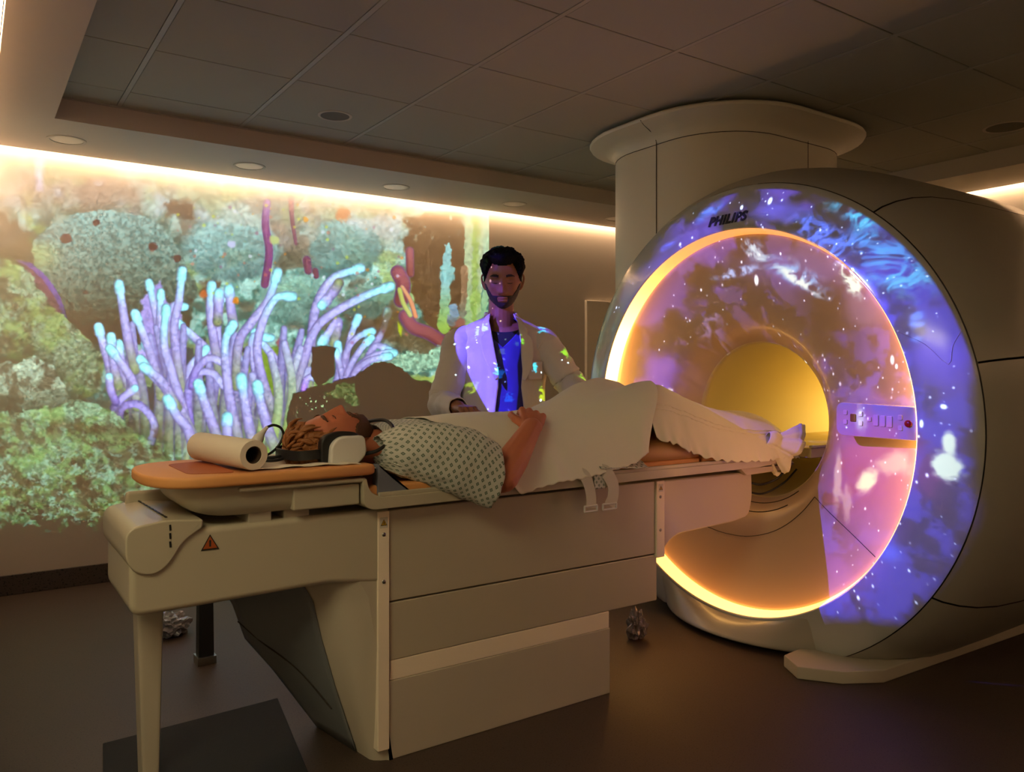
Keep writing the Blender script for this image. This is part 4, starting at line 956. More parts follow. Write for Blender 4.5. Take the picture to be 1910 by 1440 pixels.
def polymask(X, Y, poly, soft=4., jag=0., js=10., k=0):
    # signed distance to a polygon, ragged by noise
    if jag:
        X = X+(fbm(X, Y, js, 3, k)-.5)*jag*2; Y = Y+(fbm(X, Y, js, 3, k+2)-.5)*jag*2
    d = np.full(X.shape, 1e9, np.float32); ins = np.zeros(X.shape, bool)
    n = len(poly)
    for i in range(n):
        ax, ay = poly[i]; bx, by = poly[(i+1) % n]; ex, ey = bx-ax, by-ay
        t = np.clip(((X-ax)*ex+(Y-ay)*ey)/(ex*ex+ey*ey+1e-9), 0, 1)
        d = np.minimum(d, np.hypot(X-ax-t*ex, Y-ay-t*ey))
        c = ((ay > Y) != (by > Y)) & (X < (bx-ax)*(Y-ay)/((by-ay) if by != ay else 1e-9)+ax)
        ins ^= c
    sd = np.where(ins, d, -d)
    return np.clip(sd/soft+.5, 0, 1)
def spline(pts, n=12):
    P = [np.array(p, float) for p in pts]; P = [2*P[0]-P[1]]+P+[2*P[-1]-P[-2]]; out = []
    for i in range(1, len(P)-2):
        for j in range(n):
            t = j/n; a, b, c, d = P[i-1:i+3]
            out.append(.5*((2*b)+(c-a)*t+(2*a-5*b+4*c-d)*t*t+(3*b-a-3*c+d)*t**3))
    out.append(P[-2]); return out
def strand(img, X, Y, x0, y0, pts, r0, r1, cols, knob=1.25, k=0, shade=True):
    # one tentacle: pts from the tip to the base; cols = [(position, colour), ...]
    sp = spline(pts, 8); L = [0]
    for a, b in zip(sp, sp[1:]): L.append(L[-1]+float(np.hypot(*(b-a))))
    R = max(r0, r1)*knob+3
    ax = [p[0] for p in sp]; ay = [p[1] for p in sp]
    i0 = max(int(min(ax)-R-x0), 0); i1 = min(int(max(ax)+R-x0)+1, X.shape[1]); j0 = max(int(min(ay)-R-y0), 0); j1 = min(int(max(ay)+R-y0)+1, X.shape[0])
    if i1 <= i0 or j1 <= j0: return
    sx = X[j0:j1, i0:i1]; sy = Y[j0:j1, i0:i1]
    best = np.full(sx.shape, 1e9, np.float32); pos = np.zeros(sx.shape, np.float32); side = np.zeros(sx.shape, np.float32)
    for q in range(len(sp)-1):
        a, b = sp[q], sp[q+1]; e = b-a; l2 = float(e@e)+1e-9
        t = np.clip(((sx-a[0])*e[0]+(sy-a[1])*e[1])/l2, 0, 1); dx = sx-a[0]-t*e[0]; dy = sy-a[1]-t*e[1]
        s = (L[q]+t*(L[q+1]-L[q]))/L[-1]
        r = r0+(r1-r0)*s**.7
        r = r*np.where(s*L[-1] < 14, knob, 1.)
        d = np.hypot(dx, dy)/r; m = d < best
        best = np.where(m, d, best); pos = np.where(m, s, pos); side = np.where(m, (dx*e[1]-dy*e[0])/(l2**.5*r), side)
    col = np.zeros(sx.shape+(3,), np.float32)
    for c in range(3): col[..., c] = np.interp(pos, [q[0] for q in cols], [q[1][c]/255 for q in cols])
    if shade:
        lit = .80+.28*(1-np.clip(best, 0, 1)**2)+.10*side+.07*(fbm(sx, sy, 3, 2, k)-.5)
        col = col*lit[..., None]
        rim = sst(.6, 1., best)*.5
        col = col*(1-rim[..., None])+np.array([.50, .42, .70], np.float32)*rim[..., None]*.9
    m = np.clip((1-best)*max(r0, 3)*.8+.3, 0, 1)[..., None]
    img[j0:j1, i0:i1] = img[j0:j1, i0:i1]*(1-m)+col*m

def paint_reef():
    x0, y0, W, H = -170, 190, 1100, 960
    X, Y = np.meshgrid(np.arange(W, dtype=np.float32)+x0, np.arange(H, dtype=np.float32)+y0)
    img = np.zeros((H, W, 3), np.float32)
    n1 = fbm(X, Y, 60, 5, 0); n2 = fbm(X, Y, 22, 4, 1); n3 = fbm(X+9*n2*10, Y, 9, 4, 2, .65); n4 = fbm(X, Y, 120, 3, 3)
    fine = fbm(X, Y, 5, 3, 1, .7)
    base = np.array([118, 158, 140], np.float32)/255
    img[:] = base
    mixc(img, (84, 112, 96), sst(.50, .36, n2))
    mixc(img, (158, 196, 178), sst(.52, .66, n2))
    mixc(img, (150, 165, 90), sst(.60, .72, n1)*.7)
    mixc(img, (108, 100, 80), sst(.44, .32, n1)*.8)
    img *= (.84+.32*n3)[..., None]
    # blurred, warmer upper band of far growth
    up = sst(430, 330, Y-.12*(X))
    mixc(img, (172, 172, 156), up*.62); mixc(img, (160, 126, 104), up*sst(.46, .66, n4)*.6); mixc(img, (150, 160, 112), up*sst(.50, .70, fbm(X, Y, 45, 2, 2))*.45)
    mixc(img, (196, 206, 214), up*sst(.60, .80, fbm(X, Y, 38, 2, 3))*.45)
    # dark gaps
    for pl, s in (([(0, 400), (60, 430), (70, 500), (20, 480), (-60, 500), (-60, 410)], 14), ([(300, 375), (370, 372), (360, 402), (310, 405)], 10),
                  ([(375, 525), (410, 520), (415, 600), (385, 610)], 8), ([(110, 560), (150, 590), (225, 600), (215, 640), (150, 630)], 10),
                  ([(640, 560), (740, 570), (735, 640), (650, 622)], 16), ([(590, 452), (610, 440), (600, 480)], 5)):
        mixc(img, (104, 84, 66), polymask(X, Y, pl, s, 12, 14)*.85)
    # cauliflower mound in the middle distance right
    for (cx, cy, rx, ry, c) in ((640, 470, 70, 62, (120, 160, 150)), (560, 560, 80, 50, (128, 166, 148)), (430, 470, 95, 60, (132, 168, 160)), (690, 560, 55, 40, (120, 150, 130))):
        d = np.hypot((X-cx)/rx, (Y-cy)/ry)+(n2-.5)*.5; m = sst(1.05, .85, d)
        col = np.array(c, np.float32)/255*(1.12-.42*np.clip((Y-cy+ry)/(2*ry), 0, 1))[..., None]*(.75+.5*n3)[..., None]
        mixc(img, col, m*.8)
    # the big brain coral boulder
    bp = [(60, 500), (64, 450), (95, 420), (150, 398), (205, 390), (270, 402), (320, 440), (345, 480), (365, 540), (352, 620), (300, 640), (150, 640), (95, 580), (70, 540)]
    m = polymask(X, Y, bp, 4, 7, 16)
    a = fbm(X+.35*Y, (Y-.35*X)*1.6, 7, 3, 0, .6); ridge = 1-abs(a-.5)*4.4
    ty = np.clip((Y-395)/230, 0, 1)
    colB = np.array([150, 186, 172], np.float32)/255*(1-ty)[..., None]+np.array([72, 70, 50], np.float32)/255*ty[..., None]
    colB = colB*(.70+.16*np.clip(ridge, -1, 1)*(.25+.75*sst(.15, .5, ty))+.34*fine)[..., None]
    mixc(colB, (166, 176, 110), sst(130, 70, X)*sst(440, 470, Y)*sst(520, 480, Y)*.6)
    mixc(img, (70, 76, 62), polymask(X, Y, bp, 40, 6, 16)*.55)
    mixc(img, colB, m)
    for (cx, cy, r) in ((123, 443, 10), (180, 415, 7), (285, 460, 9), (330, 482, 8), (160, 545, 5)):
        mixc(img, (96, 62, 58), sst(1.1, .6, np.hypot((X-cx)/r/1.2, (Y-cy)/r)+(n3-.5))*.9)
    mixc(img, (88, 78, 60), m*sst(560, 640, Y)*.6)
    # red tubes and thread
    def tub(pts, r, c, k=0): strand(img, X, Y, x0, y0, pts, r, r*.9, [(0, c), (1, c)], 1.0, k)
    strand(img, X, Y, x0, y0, [(498, 378), (495, 420), (502, 470), (494, 530)], 7, 8, [(0, (150, 120, 156)), (.3, (128, 78, 118)), (1, (118, 72, 100))], 1)
    strand(img, X, Y, x0, y0, [(543, 368), (545, 410), (552, 455)], 6, 3, [(0, (150, 110, 110)), (1, (120, 80, 90))], 1)
    mixc(img, (186, 182, 204), polymask(X, Y, [(64, 300), (84, 300), (80, 356), (68, 356)], 8, 3, 8)*.6)
    tub([(572, 485), (575, 505)], 8, (120, 76, 88)); tub([(588, 505), (590, 515)], 6, (118, 74, 84))
    # purple edged fan behind the left rock
    mixc(img, (128, 76, 92), polymask(X, Y, [(28, 486), (60, 495), (84, 520), (104, 556), (122, 594), (104, 592), (72, 540), (50, 505)], 3, 3, 6)*.95)
    mixc(img, (112, 80, 150), polymask(X, Y, [(28, 484), (58, 490), (88, 516), (112, 552), (126, 594), (120, 594), (104, 556), (80, 522), (54, 498)], 2, 2, 5)*.9)
    # left rocks
    def rock(poly, top, low, ya, yb, k, spark=.5, tuft=None):
        mixc(img, (62, 60, 46), polymask(X+6, Y+10, poly, 46, 8, 16, k)*.75)
        m = polymask(X, Y, poly, 3, 8, 12, k)
        t = np.clip((Y-ya)/(yb-ya), 0, 1)[..., None]
        c = np.array(top, np.float32)/255*(1-t)+np.array(low, np.float32)/255*t
        g = fbm(X+20*n2, Y*1.3, 6, 4, k, .72); c = c*(.56+.88*g)[..., None]
        mixc(c, (168, 192, 168), sst(.52, .80, fbm(X, Y, 6, 3, k+1, .75))*spark)
        mixc(c, (84, 72, 54), sst(.54, .34, fbm(X, Y, 30, 5, k+2, .65))*.75)
        if tuft: mixc(c, tuft, sst(.46, .70, fbm(X, Y, 34, 5, k+3, .6))*.6)
        mixc(img, c, m)
    rock([(-170, 470), (-60, 480), (20, 485), (45, 500), (72, 540), (110, 585), (150, 620), (186, 655), (196, 690), (190, 730), (165, 745), (120, 760), (-170, 780)], (138, 158, 124), (110, 118, 88), 490, 740, 0, .5, (136, 156, 84))
    rock([(-170, 690), (-60, 670), (30, 680), (66, 662), (95, 680), (118, 705), (132, 745), (126, 790), (60, 810), (-170, 830)], (168, 188, 158), (112, 112, 84), 660, 800, 1, .8)
    # anemone: back strands first; tip .. base
    cy, lv, pu, gr = (158, 234, 226), (172, 172, 212), (156, 148, 190), (136, 146, 106)
    S = lambda pts, r0=7, r1=11, g=1, **k: strand(img, X, Y, x0, y0, pts, r0, r1, [(0, cy), (.05, cy), (.13, (164, 208, 230)), (.27, lv), (.62, pu if not g else (160, 152, 196)), (1, gr if g else pu)], 1.38, **k)
    mixc(img, (124, 138, 96), polymask(X, Y, [(215, 690), (300, 640), (420, 630), (560, 660), (575, 740), (545, 850), (500, 870), (300, 870), (260, 830), (225, 770)], 10, 10, 16))
    mixc(img, (70, 70, 70), polymask(X, Y, [(215, 690), (300, 640), (420, 630), (560, 660), (575, 740), (545, 850), (500, 870), (300, 870), (260, 830), (225, 770)], 10, 10, 16)*sst(.52, .42, n2)*.8)
    mixc(img, (128, 150, 60), polymask(X, Y, [(470, 640), (530, 650), (548, 720), (535, 800), (490, 800)], 10, 4, 16)*.9)
    mixc(img, (172, 158, 220), polymask(X, Y, [(262, 560), (300, 524), (312, 560), (340, 590), (350, 640), (300, 690), (262, 660)], 6, 8, 14)*.9)
    mixc(img, (150, 74, 78), polymask(X, Y, [(515, 640), (530, 620), (540, 650), (542, 690)], 4, 3, 10)*.8)
    mixc(img, (176, 146, 214), polymask(X, Y, [(600, 640), (620, 600), (650, 620), (640, 690)], 6, 4, 10)*.0)
    for q in ((278, 527, 296, 610, 310, 700), (345, 572, 320, 575, 318, 640), (415, 548, 405, 610, 410, 720), (480, 730, 500, 790, 520, 840), (300, 545, 300, 620, 320, 720),
              (475, 620, 530, 700, 540, 780), (330, 600, 395, 665, 410, 740), (505, 630, 470, 640, 500, 800), (440, 640, 455, 720, 460, 850), (385, 650, 350, 700, 360, 800), (270, 640, 300, 700, 330, 840), (222, 640, 232, 700, 250, 730)):
        S([(q[0], q[1]), (q[2], q[3]), (q[4], q[5])], 6, 11)
    rb = np.random.RandomState(3)
    for i in range(34):
        bx = rb.uniform(250, 560); tx = bx+(bx-400)*.12+rb.uniform(-26, 26); ty = rb.uniform(600, 740)
        strand(img, X, Y, x0, y0, [(tx, ty), ((tx+bx)/2+rb.uniform(-14, 14), (ty+840)/2), (bx, 850)], 6, 12, [(0, (150, 150, 190)), (.3, (138, 132, 172)), (.7, (128, 136, 112)), (1, (112, 124, 84))], 1.)
    for pts in ([(222, 530), (230, 580), (240, 640), (252, 690)], [(252, 585), (270, 630), (290, 690), (300, 740)], [(340, 505), (334, 560), (325, 620), (340, 740)],
                [(395, 532), (392, 580), (400, 640), (410, 700)], [(427, 538), (430, 570), (436, 610)], [(408, 546), (406, 600)],
                [(518, 508), (500, 560), (470, 600), (445, 640), (440, 720)], [(546, 553), (515, 556), (490, 600), (480, 660), (500, 740), (530, 810)],
                [(672, 500), (620, 520), (590, 570), (580, 640), (575, 720)], [(728, 534), (680, 552), (620, 585), (585, 620), (560, 700), (545, 790)],
                [(184, 610), (192, 640), (204, 680), (212, 720)], [(207, 628), (212, 680), (222, 720)], [(205, 650), (235, 690), (250, 720), (255, 760)],
                [(600, 570), (622, 545), (632, 528)], [(600, 640), (630, 600), (622, 640)]):
        S(pts, 7, 10)
    # curled strands
    for pts in ([(418, 720), (395, 695), (362, 700), (350, 740), (355, 790)], [(280, 830), (288, 790), (260, 755), (228, 760), (222, 790)], [(252, 724), (225, 745), (208, 768)], [(204, 702), (206, 725), (216, 750)], [(416, 676), (390, 668), (366, 690), (358, 720)]):
        strand(img, X, Y, x0, y0, pts, 7, 8, [(0, lv if pts[0][0] not in (252, 204) else cy), (.15, lv), (1, (136, 118, 184))], 1.1)
    for q in ((560, 650, 540, 730, 556, 840), (530, 640, 545, 720, 530, 840), (505, 660, 520, 740, 505, 850), (575, 690, 560, 760, 560, 850), (470, 700, 490, 770, 480, 850)):
        strand(img, X, Y, x0, y0, [(q[0], q[1]), (q[2], q[3]), (q[4], q[5])], 7, 12, [(0, (170, 172, 208)), (.35, (158, 172, 150)), (1, (136, 158, 74))], 1.)
    for pts in ([(310, 575), (306, 640), (322, 700), (345, 780), (350, 860)], [(435, 605), (420, 640), (425, 720), (440, 800), (455, 860)],
                [(262, 670), (285, 700), (315, 730), (345, 780), (365, 830)], [(268, 684), (300, 710), (330, 760)], [(450, 705), (458, 760), (470, 820), (480, 850)],
                [(480, 718), (486, 750), (500, 800), (515, 840)], [(370, 716), (385, 760), (400, 800), (412, 840)], [(313, 745), (330, 775), (350, 800), (365, 850)], [(424, 778), (424, 810), (430, 850)]):
        S(pts, 8 if pts[0][1] > 690 else 7, 11, 1)
    rock([(-170, 800), (0, 770), (90, 760), (150, 745), (205, 765), (255, 805), (300, 840), (330, 880), (350, 940), (300, 975), (210, 990), (90, 1000), (-170, 1010)], (136, 164, 126), (104, 116, 82), 750, 980, 2, .5, (130, 160, 84))
    # brown gaps and falling tufts on the low left
    mixc(img, (96, 76, 56), sst(.38, .58, fbm(X-.6*Y, Y, 30, 5, 3, .68))*sst(770, 800, Y+0*X)*sst(330, 280, X)*.72)
    mixc(img, (128, 156, 96), sst(.48, .70, fbm(X, Y*1.2, 24, 5, 1, .72))*sst(780, 830, Y)*sst(1015, 960, Y)*sst(330, 290, X)*.75)
    mixc(img, (150, 184, 156), sst(.52, .70, fbm(X, Y*1.4, 14, 5, 2, .78))*sst(800, 860, Y)*sst(1045, 1000, Y)*.7)
    # right hand cluster
    for pts in ([(724, 580), (712, 620), (690, 660), (680, 700)], [(668, 592), (655, 625), (645, 670), (640, 720)], [(694, 618), (665, 630), (645, 660), (635, 720)], [(630, 642), (632, 690), (622, 730)], [(625, 655), (636, 690), (640, 720)],
                [(692, 630), (670, 655), (650, 690), (636, 735)], [(728, 655), (700, 645), (680, 680)], [(735, 658), (700, 662), (672, 680), (655, 705)], [(726, 664), (690, 672), (665, 690), (655, 715)]):
        S(pts, 6, 7, 0)
    strand(img, X, Y, x0, y0, [(597, 705), (580, 703), (570, 710), (566, 730)], 7, 6, [(0, (170, 240, 232)), (.35, lv), (1, (176, 130, 216))], 1.25)
    # dark upper right with stalks
    dk = polymask(X, Y, [(762, 402), (800, 392), (868, 405), (870, 450), (874, 600), (850, 640), (820, 640), (800, 600), (770, 560), (765, 500), (752, 470)], 6, 14, 18)
    mixc(img, (108, 82, 58), dk*.93)
    mixc(img, (170, 180, 150), dk*sst(.66, .74, fbm(X, Y, 8, 3, 3, .7))*sst(470, 410, Y)*.9)
    mixc(img, (112, 92, 64), polymask(X, Y, [(735, 560), (760, 590), (800, 610), (840, 630), (838, 672), (770, 660), (740, 640), (690, 600)], 14, 12, 20)*.8)
    def stalk(pts, r0, r1, ca, cb):
        strand(img, X+(fbm(X, Y, 6, 2, 1)-.5)*8, Y, x0, y0, pts, r0, r1, [(0, ca), (.45, ca), (1, cb)], 1.0, 2, False)
    stalk([(888, 395), (884, 450), (880, 560), (882, 650)], 19, 17, (172, 184, 142), (140, 172, 110))
    stalk([(908, 395), (910, 480), (905, 560), (900, 600)], 9, 6, (164, 190, 152), (142, 180, 130))
    mixc(img, (146, 170, 80), polymask(X, Y, [(882, 400), (892, 400), (893, 560), (884, 640), (878, 560)], 5, 6, 8)*.7)
    stalk([(836, 458), (834, 490), (832, 505), (829, 560), (828, 612)], 6, 11, (144, 186, 178), (146, 172, 84))
    mixc(img, (140, 190, 180), polymask(X, Y, [(820, 498), (834, 488), (848, 500), (846, 520), (838, 530), (822, 520)], 3, 5, 6)*.9)
    stalk([(866, 500), (866, 540), (860, 600)], 6, 7, (150, 120, 90), (120, 130, 110))
    stalk([(846, 575), (845, 600)], 9, 9, (130, 150, 160), (120, 120, 110))
    img *= (.80+.4*fine)[..., None]
    tubs = [[(764, 468), (765, 510)], [(742, 508), (752, 530), (748, 560)], [(756, 590), (770, 610), (800, 622), (828, 640)]]
    for t, r in zip(tubs, (8, 14, 13)):
        strand(img, X, Y, x0, y0, t, r, r, [(0, (150, 92, 96)), (1, (134, 82, 74))], 1., 1)
    strand(img, X, Y, x0, y0, [(750, 535), (765, 560), (775, 590)], 4, 5, [(0, (200, 150, 110)), (1, (206, 140, 100))], 1.)
    strand(img, X, Y, x0, y0, [(745, 540), (752, 565), (765, 588)], 5, 5, [(0, (170, 176, 90)), (1, (176, 180, 110))], 1.)
    mixc(img, (150, 100, 84), polymask(X, Y, [(840, 640), (848, 600), (858, 588), (868, 600), (872, 640)], 4, 4, 8)*.9)
    mixc(img, (176, 198, 40), polymask(X, Y, [(742, 600), (750, 612), (748, 628), (743, 618)], 3)*.9)
    # bushy ledge under the stalks
    led = polymask(X, Y, [(720, 672), (760, 655), (800, 660), (838, 640), (870, 650), (900, 660), (900, 700), (850, 705), (815, 690), (770, 694), (735, 690)], 4, 12, 9)
    lc = np.array([150, 184, 150], np.float32)/255*(.55+.85*fbm(X, Y, 5, 3, 0, .7))[..., None]
    mixc(img, lc, led)
    mixc(img, (170, 180, 84), polymask(X, Y, [(766, 705), (820, 695), (860, 700), (860, 735), (830, 720), (790, 714)], 7, 8, 10)*.8)
    # cast shadow and dark rock behind the patient, painted black into the slide
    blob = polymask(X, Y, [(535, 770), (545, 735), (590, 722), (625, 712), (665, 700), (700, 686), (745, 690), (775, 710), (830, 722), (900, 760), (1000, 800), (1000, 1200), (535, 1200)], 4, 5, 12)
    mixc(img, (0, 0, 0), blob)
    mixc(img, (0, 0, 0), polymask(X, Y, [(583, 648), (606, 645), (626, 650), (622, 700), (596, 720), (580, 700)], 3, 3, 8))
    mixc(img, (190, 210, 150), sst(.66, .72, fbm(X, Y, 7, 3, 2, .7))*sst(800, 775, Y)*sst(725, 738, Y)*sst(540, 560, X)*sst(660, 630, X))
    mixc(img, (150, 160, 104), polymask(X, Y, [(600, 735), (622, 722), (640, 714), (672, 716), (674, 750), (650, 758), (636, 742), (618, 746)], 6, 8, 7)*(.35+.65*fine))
    # loose coloured specks that catch the coat
    rs = np.random.RandomState(5)
    for (cx, cy_, r, c) in ((655, 880, 15, (170, 180, 60)), (800, 890, 12, (130, 190, 180)), (690, 1000, 14, (130, 190, 180)), (735, 930, 10, (150, 180, 90)), (850, 960, 16, (150, 176, 70)), (640, 1020, 12, (170, 176, 60)), (712, 1060, 12, (110, 190, 190)), (700, 950, 8, (176, 184, 90)), (870, 1060, 20, (150, 180, 80)), (800, 1050, 14, (176, 180, 60)), (770, 1000, 9, (120, 190, 180)), (620, 1090, 9, (170, 180, 60))):
        mixc(img, c, sst(1.0, .5, np.hypot((X-cx)/r, (Y-cy_)/r/1.3)+(n3-.5)*3.4)*.7)
    for _ in range(26):
        cx, cy_, r = rs.uniform(600, 900), rs.uniform(850, 1120), rs.uniform(1.5, 3.2)
        mixc(img, (200, 210, 190), sst(1.2, .6, np.hypot(X-cx, Y-cy_)/r))
    for _ in range(150):
        cx, cy_, r = rs.uniform(330, 760), rs.uniform(380, 640), rs.uniform(1, 4)
        c = ((220, 130, 50), (190, 200, 70), (150, 90, 120), (220, 224, 232), (190, 110, 90))[rs.randint(5)]
        if 560 < cy_ and cx < 600: continue
        mixc(img, c, sst(1.2, .6, np.hypot(X-cx, Y-cy_)/r)*.55)
    for (cx, cy_, r, c) in ((570, 410, 6, (214, 150, 60)), (380, 547, 8, (196, 110, 60)), (440, 560, 7, (220, 130, 40)), (640, 400, 14, (190, 120, 80)), (512, 448, 9, (186, 196, 120)), (432, 455, 8, (190, 190, 220))):
        mixc(img, c, sst(1.2, .6, np.hypot(X-cx, Y-cy_)/r+(n3-.5))*.8)
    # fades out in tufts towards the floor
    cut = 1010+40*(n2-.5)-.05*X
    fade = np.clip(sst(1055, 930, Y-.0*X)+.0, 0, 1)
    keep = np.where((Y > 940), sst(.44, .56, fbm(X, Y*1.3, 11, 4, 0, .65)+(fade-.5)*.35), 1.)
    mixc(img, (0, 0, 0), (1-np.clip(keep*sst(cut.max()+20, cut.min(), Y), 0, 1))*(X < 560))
    img = np.clip((img-.45)*1.14+.44, 0, 1)*(img.max(-1, keepdims=True) > .02)
    return img, x0, y0

def paint_galaxy():
    x0, y0, W, H = 1060, 320, 820, 920
    X, Y = np.meshgrid(np.arange(W, dtype=np.float32)+x0, np.arange(H, dtype=np.float32)+y0)
    img = np.zeros((H, W, 3), np.float32)
    n1 = fbm(X, Y, 110, 4, 0, .55); n2 = fbm(X, Y, 45, 5, 1, .6); wv = fbm(X, Y, 70, 3, 2)
    n3 = fbm(X+90*wv, Y+60*n1, 26, 5, 3, .62)
    # purple haze
    mixc(img, (84, 52, 180), sst(.46, .66, n1+.22*(n2-.5))*.8)
    mixc(img, (62, 54, 196), sst(.46, .62, n2)*sst(1480, 1640, X+.3*(Y-700))*.9)
    mixc(img, (54, 50, 176), sst(1500, 1680, X)*(.45+.5*n2)*sst(1180, 1040, Y)*.9)
    mixc(img, (92, 52, 200), sst(1.1, .2, np.hypot((X-1235)/80, (Y-690)/80))*n2*1.5*.8)
    mixc(img, (86, 68, 200), sst(1215, 1190, X)*sst(760, 800, Y)*(.75+.25*n2))
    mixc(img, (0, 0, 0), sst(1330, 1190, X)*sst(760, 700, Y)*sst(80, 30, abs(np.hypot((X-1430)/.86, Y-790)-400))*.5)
    # magenta lower right
    mixc(img, (150, 54, 156), sst(1.2, .35, np.hypot((X-1620)/150, (Y-860)/130)+(n2-.5)*.7)*.85)
    mixc(img, (120, 66, 190), sst(1.2, .35, np.hypot((X-1600)/100, (Y-1020)/120)+(n2-.5)*.6)*.7)
    mixc(img, (72, 54, 210), sst(1.1, .3, np.hypot((X-1760)/60, (Y-660)/60)+(n2-.5)*.7)*.8)
    mixc(img, (70, 80, 230), sst(1.1, .2, np.hypot((X-1676)/30, (Y-1036)/26)+(n2-.5)*.8)*.9)
    mixc(img, (120, 96, 200), sst(1.15, .2, np.hypot((X-1480)/150, (Y-490)/60)+(n2-.5)*.8)*.65)
    mixc(img, (150, 120, 190), sst(1.15, .2, np.hypot((X-1600)/60, (Y-560)/60)+(n2-.5)*.8)*.5)
    mixc(img, (96, 70, 190), sst(.50, .62, n2)*sst(1180, 1260, X)*sst(1540, 1440, X)*.55)
    # cyan clouds
    fil = 1-abs(n3-.5)*7
    def cloud(cx, cy, rx, ry, ang, col, amt, thin=0):
        ca, sa = math.cos(ang), math.sin(ang); u = ((X-cx)*ca+(Y-cy)*sa)/rx; v = (-(X-cx)*sa+(Y-cy)*ca)/ry
        m = sst(1.2, .2, np.hypot(u, v)+(n2-.5)*1.1)
        m = m*np.clip(.35+.8*fil, 0, 1.3)*(.6+.8*n3) if thin else m*(.5+.9*n3)
        mixc(img, col, np.clip(m*amt, 0, 1))
    cloud(1640, 470, 90, 55, .5, (70, 150, 240), 1.0, 1); cloud(1690, 520, 60, 40, .2, (80, 170, 236), 1., 1)
    cloud(1590, 400, 70, 26, .55, (80, 190, 236), 1.1, 1); cloud(1545, 440, 90, 40, .6, (80, 110, 236), 1.0, 1)
    cloud(1450, 395, 60, 30, 0, (84, 74, 200), .8)
    cloud(1460, 500, 90, 26, .55, (120, 170, 248), 1.3, 1); cloud(1470, 512, 60, 12, .6, (210, 236, 255), 1.4, 1)
    cloud(1575, 515, 40, 18, 1.0, (214, 250, 255), 1.3, 1); cloud(1400, 465, 30, 14, .6, (190, 220, 255), 1.2, 1); cloud(1365, 500, 46, 9, -.25, (150, 180, 255), 1.2, 1)
    cloud(1330, 395, 34, 16, -.7, (84, 120, 240), 1.1, 1); cloud(1255, 460, 34, 12, -.6, (90, 90, 230), 1., 1); cloud(1720, 600, 14, 50, -.1, (80, 120, 240), 1.1, 1)
    cloud(1310, 600, 26, 60, .1, (150, 130, 214), .7, 1)
    # white bursts
    for (cx, cy, rx, ry, a) in ((1598, 880, 26, 24, 1), (1650, 850, 50, 26, .6), (1770, 868, 22, 26, 1.2), (1775, 826, 9, 22, 1.1), (1620, 790, 12, 40, .6), (1540, 870, 10, 60, .5), (1560, 920, 10, 50, .4), (1235, 715, 8, 7, .9)):
        mixc(img, (226, 232, 226), np.clip(sst(1.15, .35, np.hypot((X-cx)/rx, (Y-cy)/ry)+(n3-.5)*1.3)*a, 0, 1))
    rs = np.random.RandomState(11)
    for i in range(520):
        cx, cy = rs.uniform(1100, 1840), rs.uniform(340, 1180); r = rs.choice([.8, 1.1, 1.6, 2.3], p=[.45, .33, .17, .05])
        j0, j1, i0, i1 = int(cy-y0-12), int(cy-y0+12), int(cx-x0-8), int(cx-x0+8)
        if j0 < 0 or i0 < 0 or j1 > H or i1 > W: continue
        m = sst(1.5, .3, np.hypot((X[j0:j1, i0:i1]-cx)/r, (Y[j0:j1, i0:i1]-cy)/(r*1.7)))[..., None]*rs.uniform(.5, 1)
        img[j0:j1, i0:i1] = img[j0:j1, i0:i1]*(1-m)+np.array((1.25, 1.25, 1.45), np.float32)*m
    for (cx, cy, rx, ry) in ((1440, 375, 4, 8), (1397, 514, 4, 10), (1647, 660, 4, 9), (1390, 388, 3, 5), (1767, 758, 5, 5), (1736, 795, 3, 8), (1655, 672, 3, 5)):
        mixc(img, (290, 300, 330), sst(1.3, .5, np.hypot((X-cx)/rx, (Y-cy)/ry)))
    return np.clip(img, 0, 1.5), x0, y0

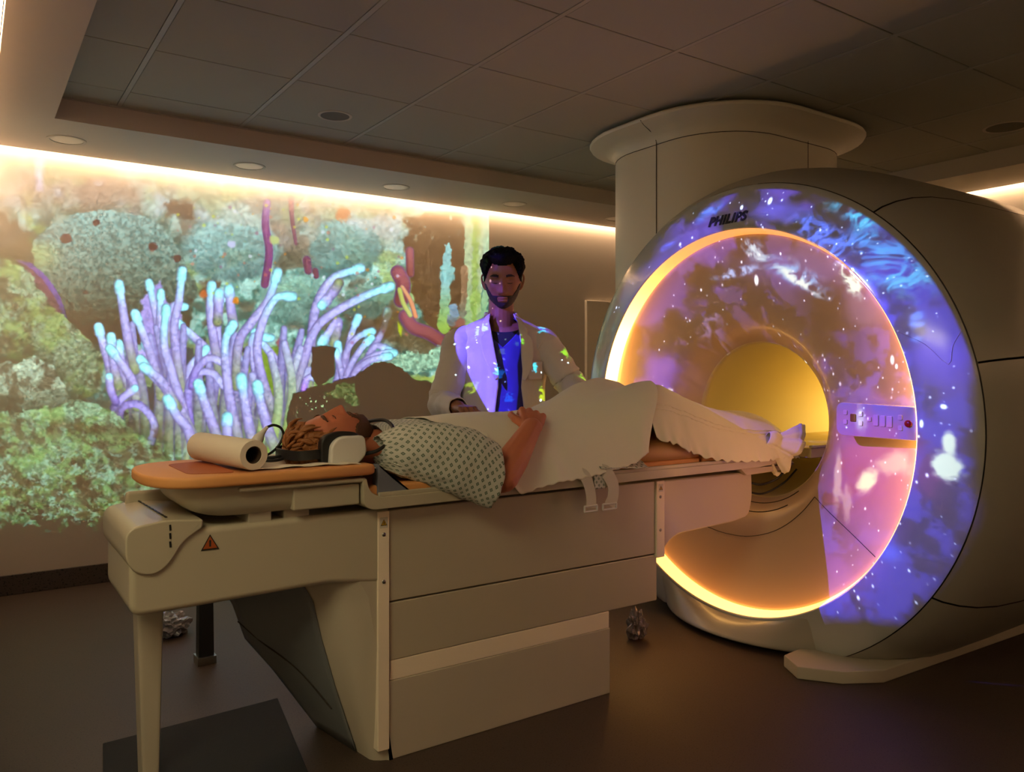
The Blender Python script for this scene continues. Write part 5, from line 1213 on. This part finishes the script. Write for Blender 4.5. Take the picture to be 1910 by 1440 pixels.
def lin(c): return np.where(c <= .04045, c/12.92, ((c+.055)/1.055)**2.4)
def sample(img, x, y):
    H, W, _ = img.shape; ok = (x >= 0) & (x < W-1) & (y >= 0) & (y < H-1)
    x = np.clip(x, 0, W-1.001); y = np.clip(y, 0, H-1.001); xi = x.astype(int); yi = y.astype(int); fx = (x-xi)[..., None]; fy = (y-yi)[..., None]
    o = (img[yi, xi]*(1-fx)+img[yi, xi+1]*fx)*(1-fy)+(img[yi+1, xi]*(1-fx)+img[yi+1, xi+1]*fx)*fy
    return o*ok[..., None]
def view(Xw, Yw, Zw):
    z = CC*Xw+SS*Yw; r = SS*Xw-CC*Yw
    return 955+FPX*r/z, HORIZ-FPX*(Zw-EYE)/z
# ---------------------------------------------------------------- fill the slides
def fill(im, arr):
    h_, w_, _ = arr.shape; buf = np.ones((h_, w_, 4), np.float32); buf[..., :3] = arr; im.pixels.foreach_set(buf.ravel()); im.update(); im.pack()
def make_slide(im, canvas, plane, rect, amb, gain, mask=None):
    pic, x0, y0 = canvas; w_, h_ = im.size
    A, B = np.meshgrid(rect[0]+(rect[1]-rect[0])*(np.arange(w_)+.5)/w_, rect[2]+(rect[3]-rect[2])*(np.arange(h_)+.5)/h_)
    px, py = view(A, YW, B) if plane == 'y' else view(2.645, A, B)
    out = np.clip(lin(sample(pic, px-x0, py-y0))-np.array(amb), 0, 3)*np.array(gain)
    if mask is not None: out *= mask(A, B)[..., None]
    fill(im, out.astype(np.float32))
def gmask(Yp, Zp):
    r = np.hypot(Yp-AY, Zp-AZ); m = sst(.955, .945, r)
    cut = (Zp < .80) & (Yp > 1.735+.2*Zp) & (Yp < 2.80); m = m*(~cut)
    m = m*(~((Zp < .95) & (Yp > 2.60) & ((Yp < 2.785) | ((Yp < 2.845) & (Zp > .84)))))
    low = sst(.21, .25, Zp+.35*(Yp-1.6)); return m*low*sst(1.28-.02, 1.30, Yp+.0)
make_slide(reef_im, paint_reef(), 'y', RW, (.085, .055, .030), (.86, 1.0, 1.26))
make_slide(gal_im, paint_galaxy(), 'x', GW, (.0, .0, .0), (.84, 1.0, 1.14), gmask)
unmark()
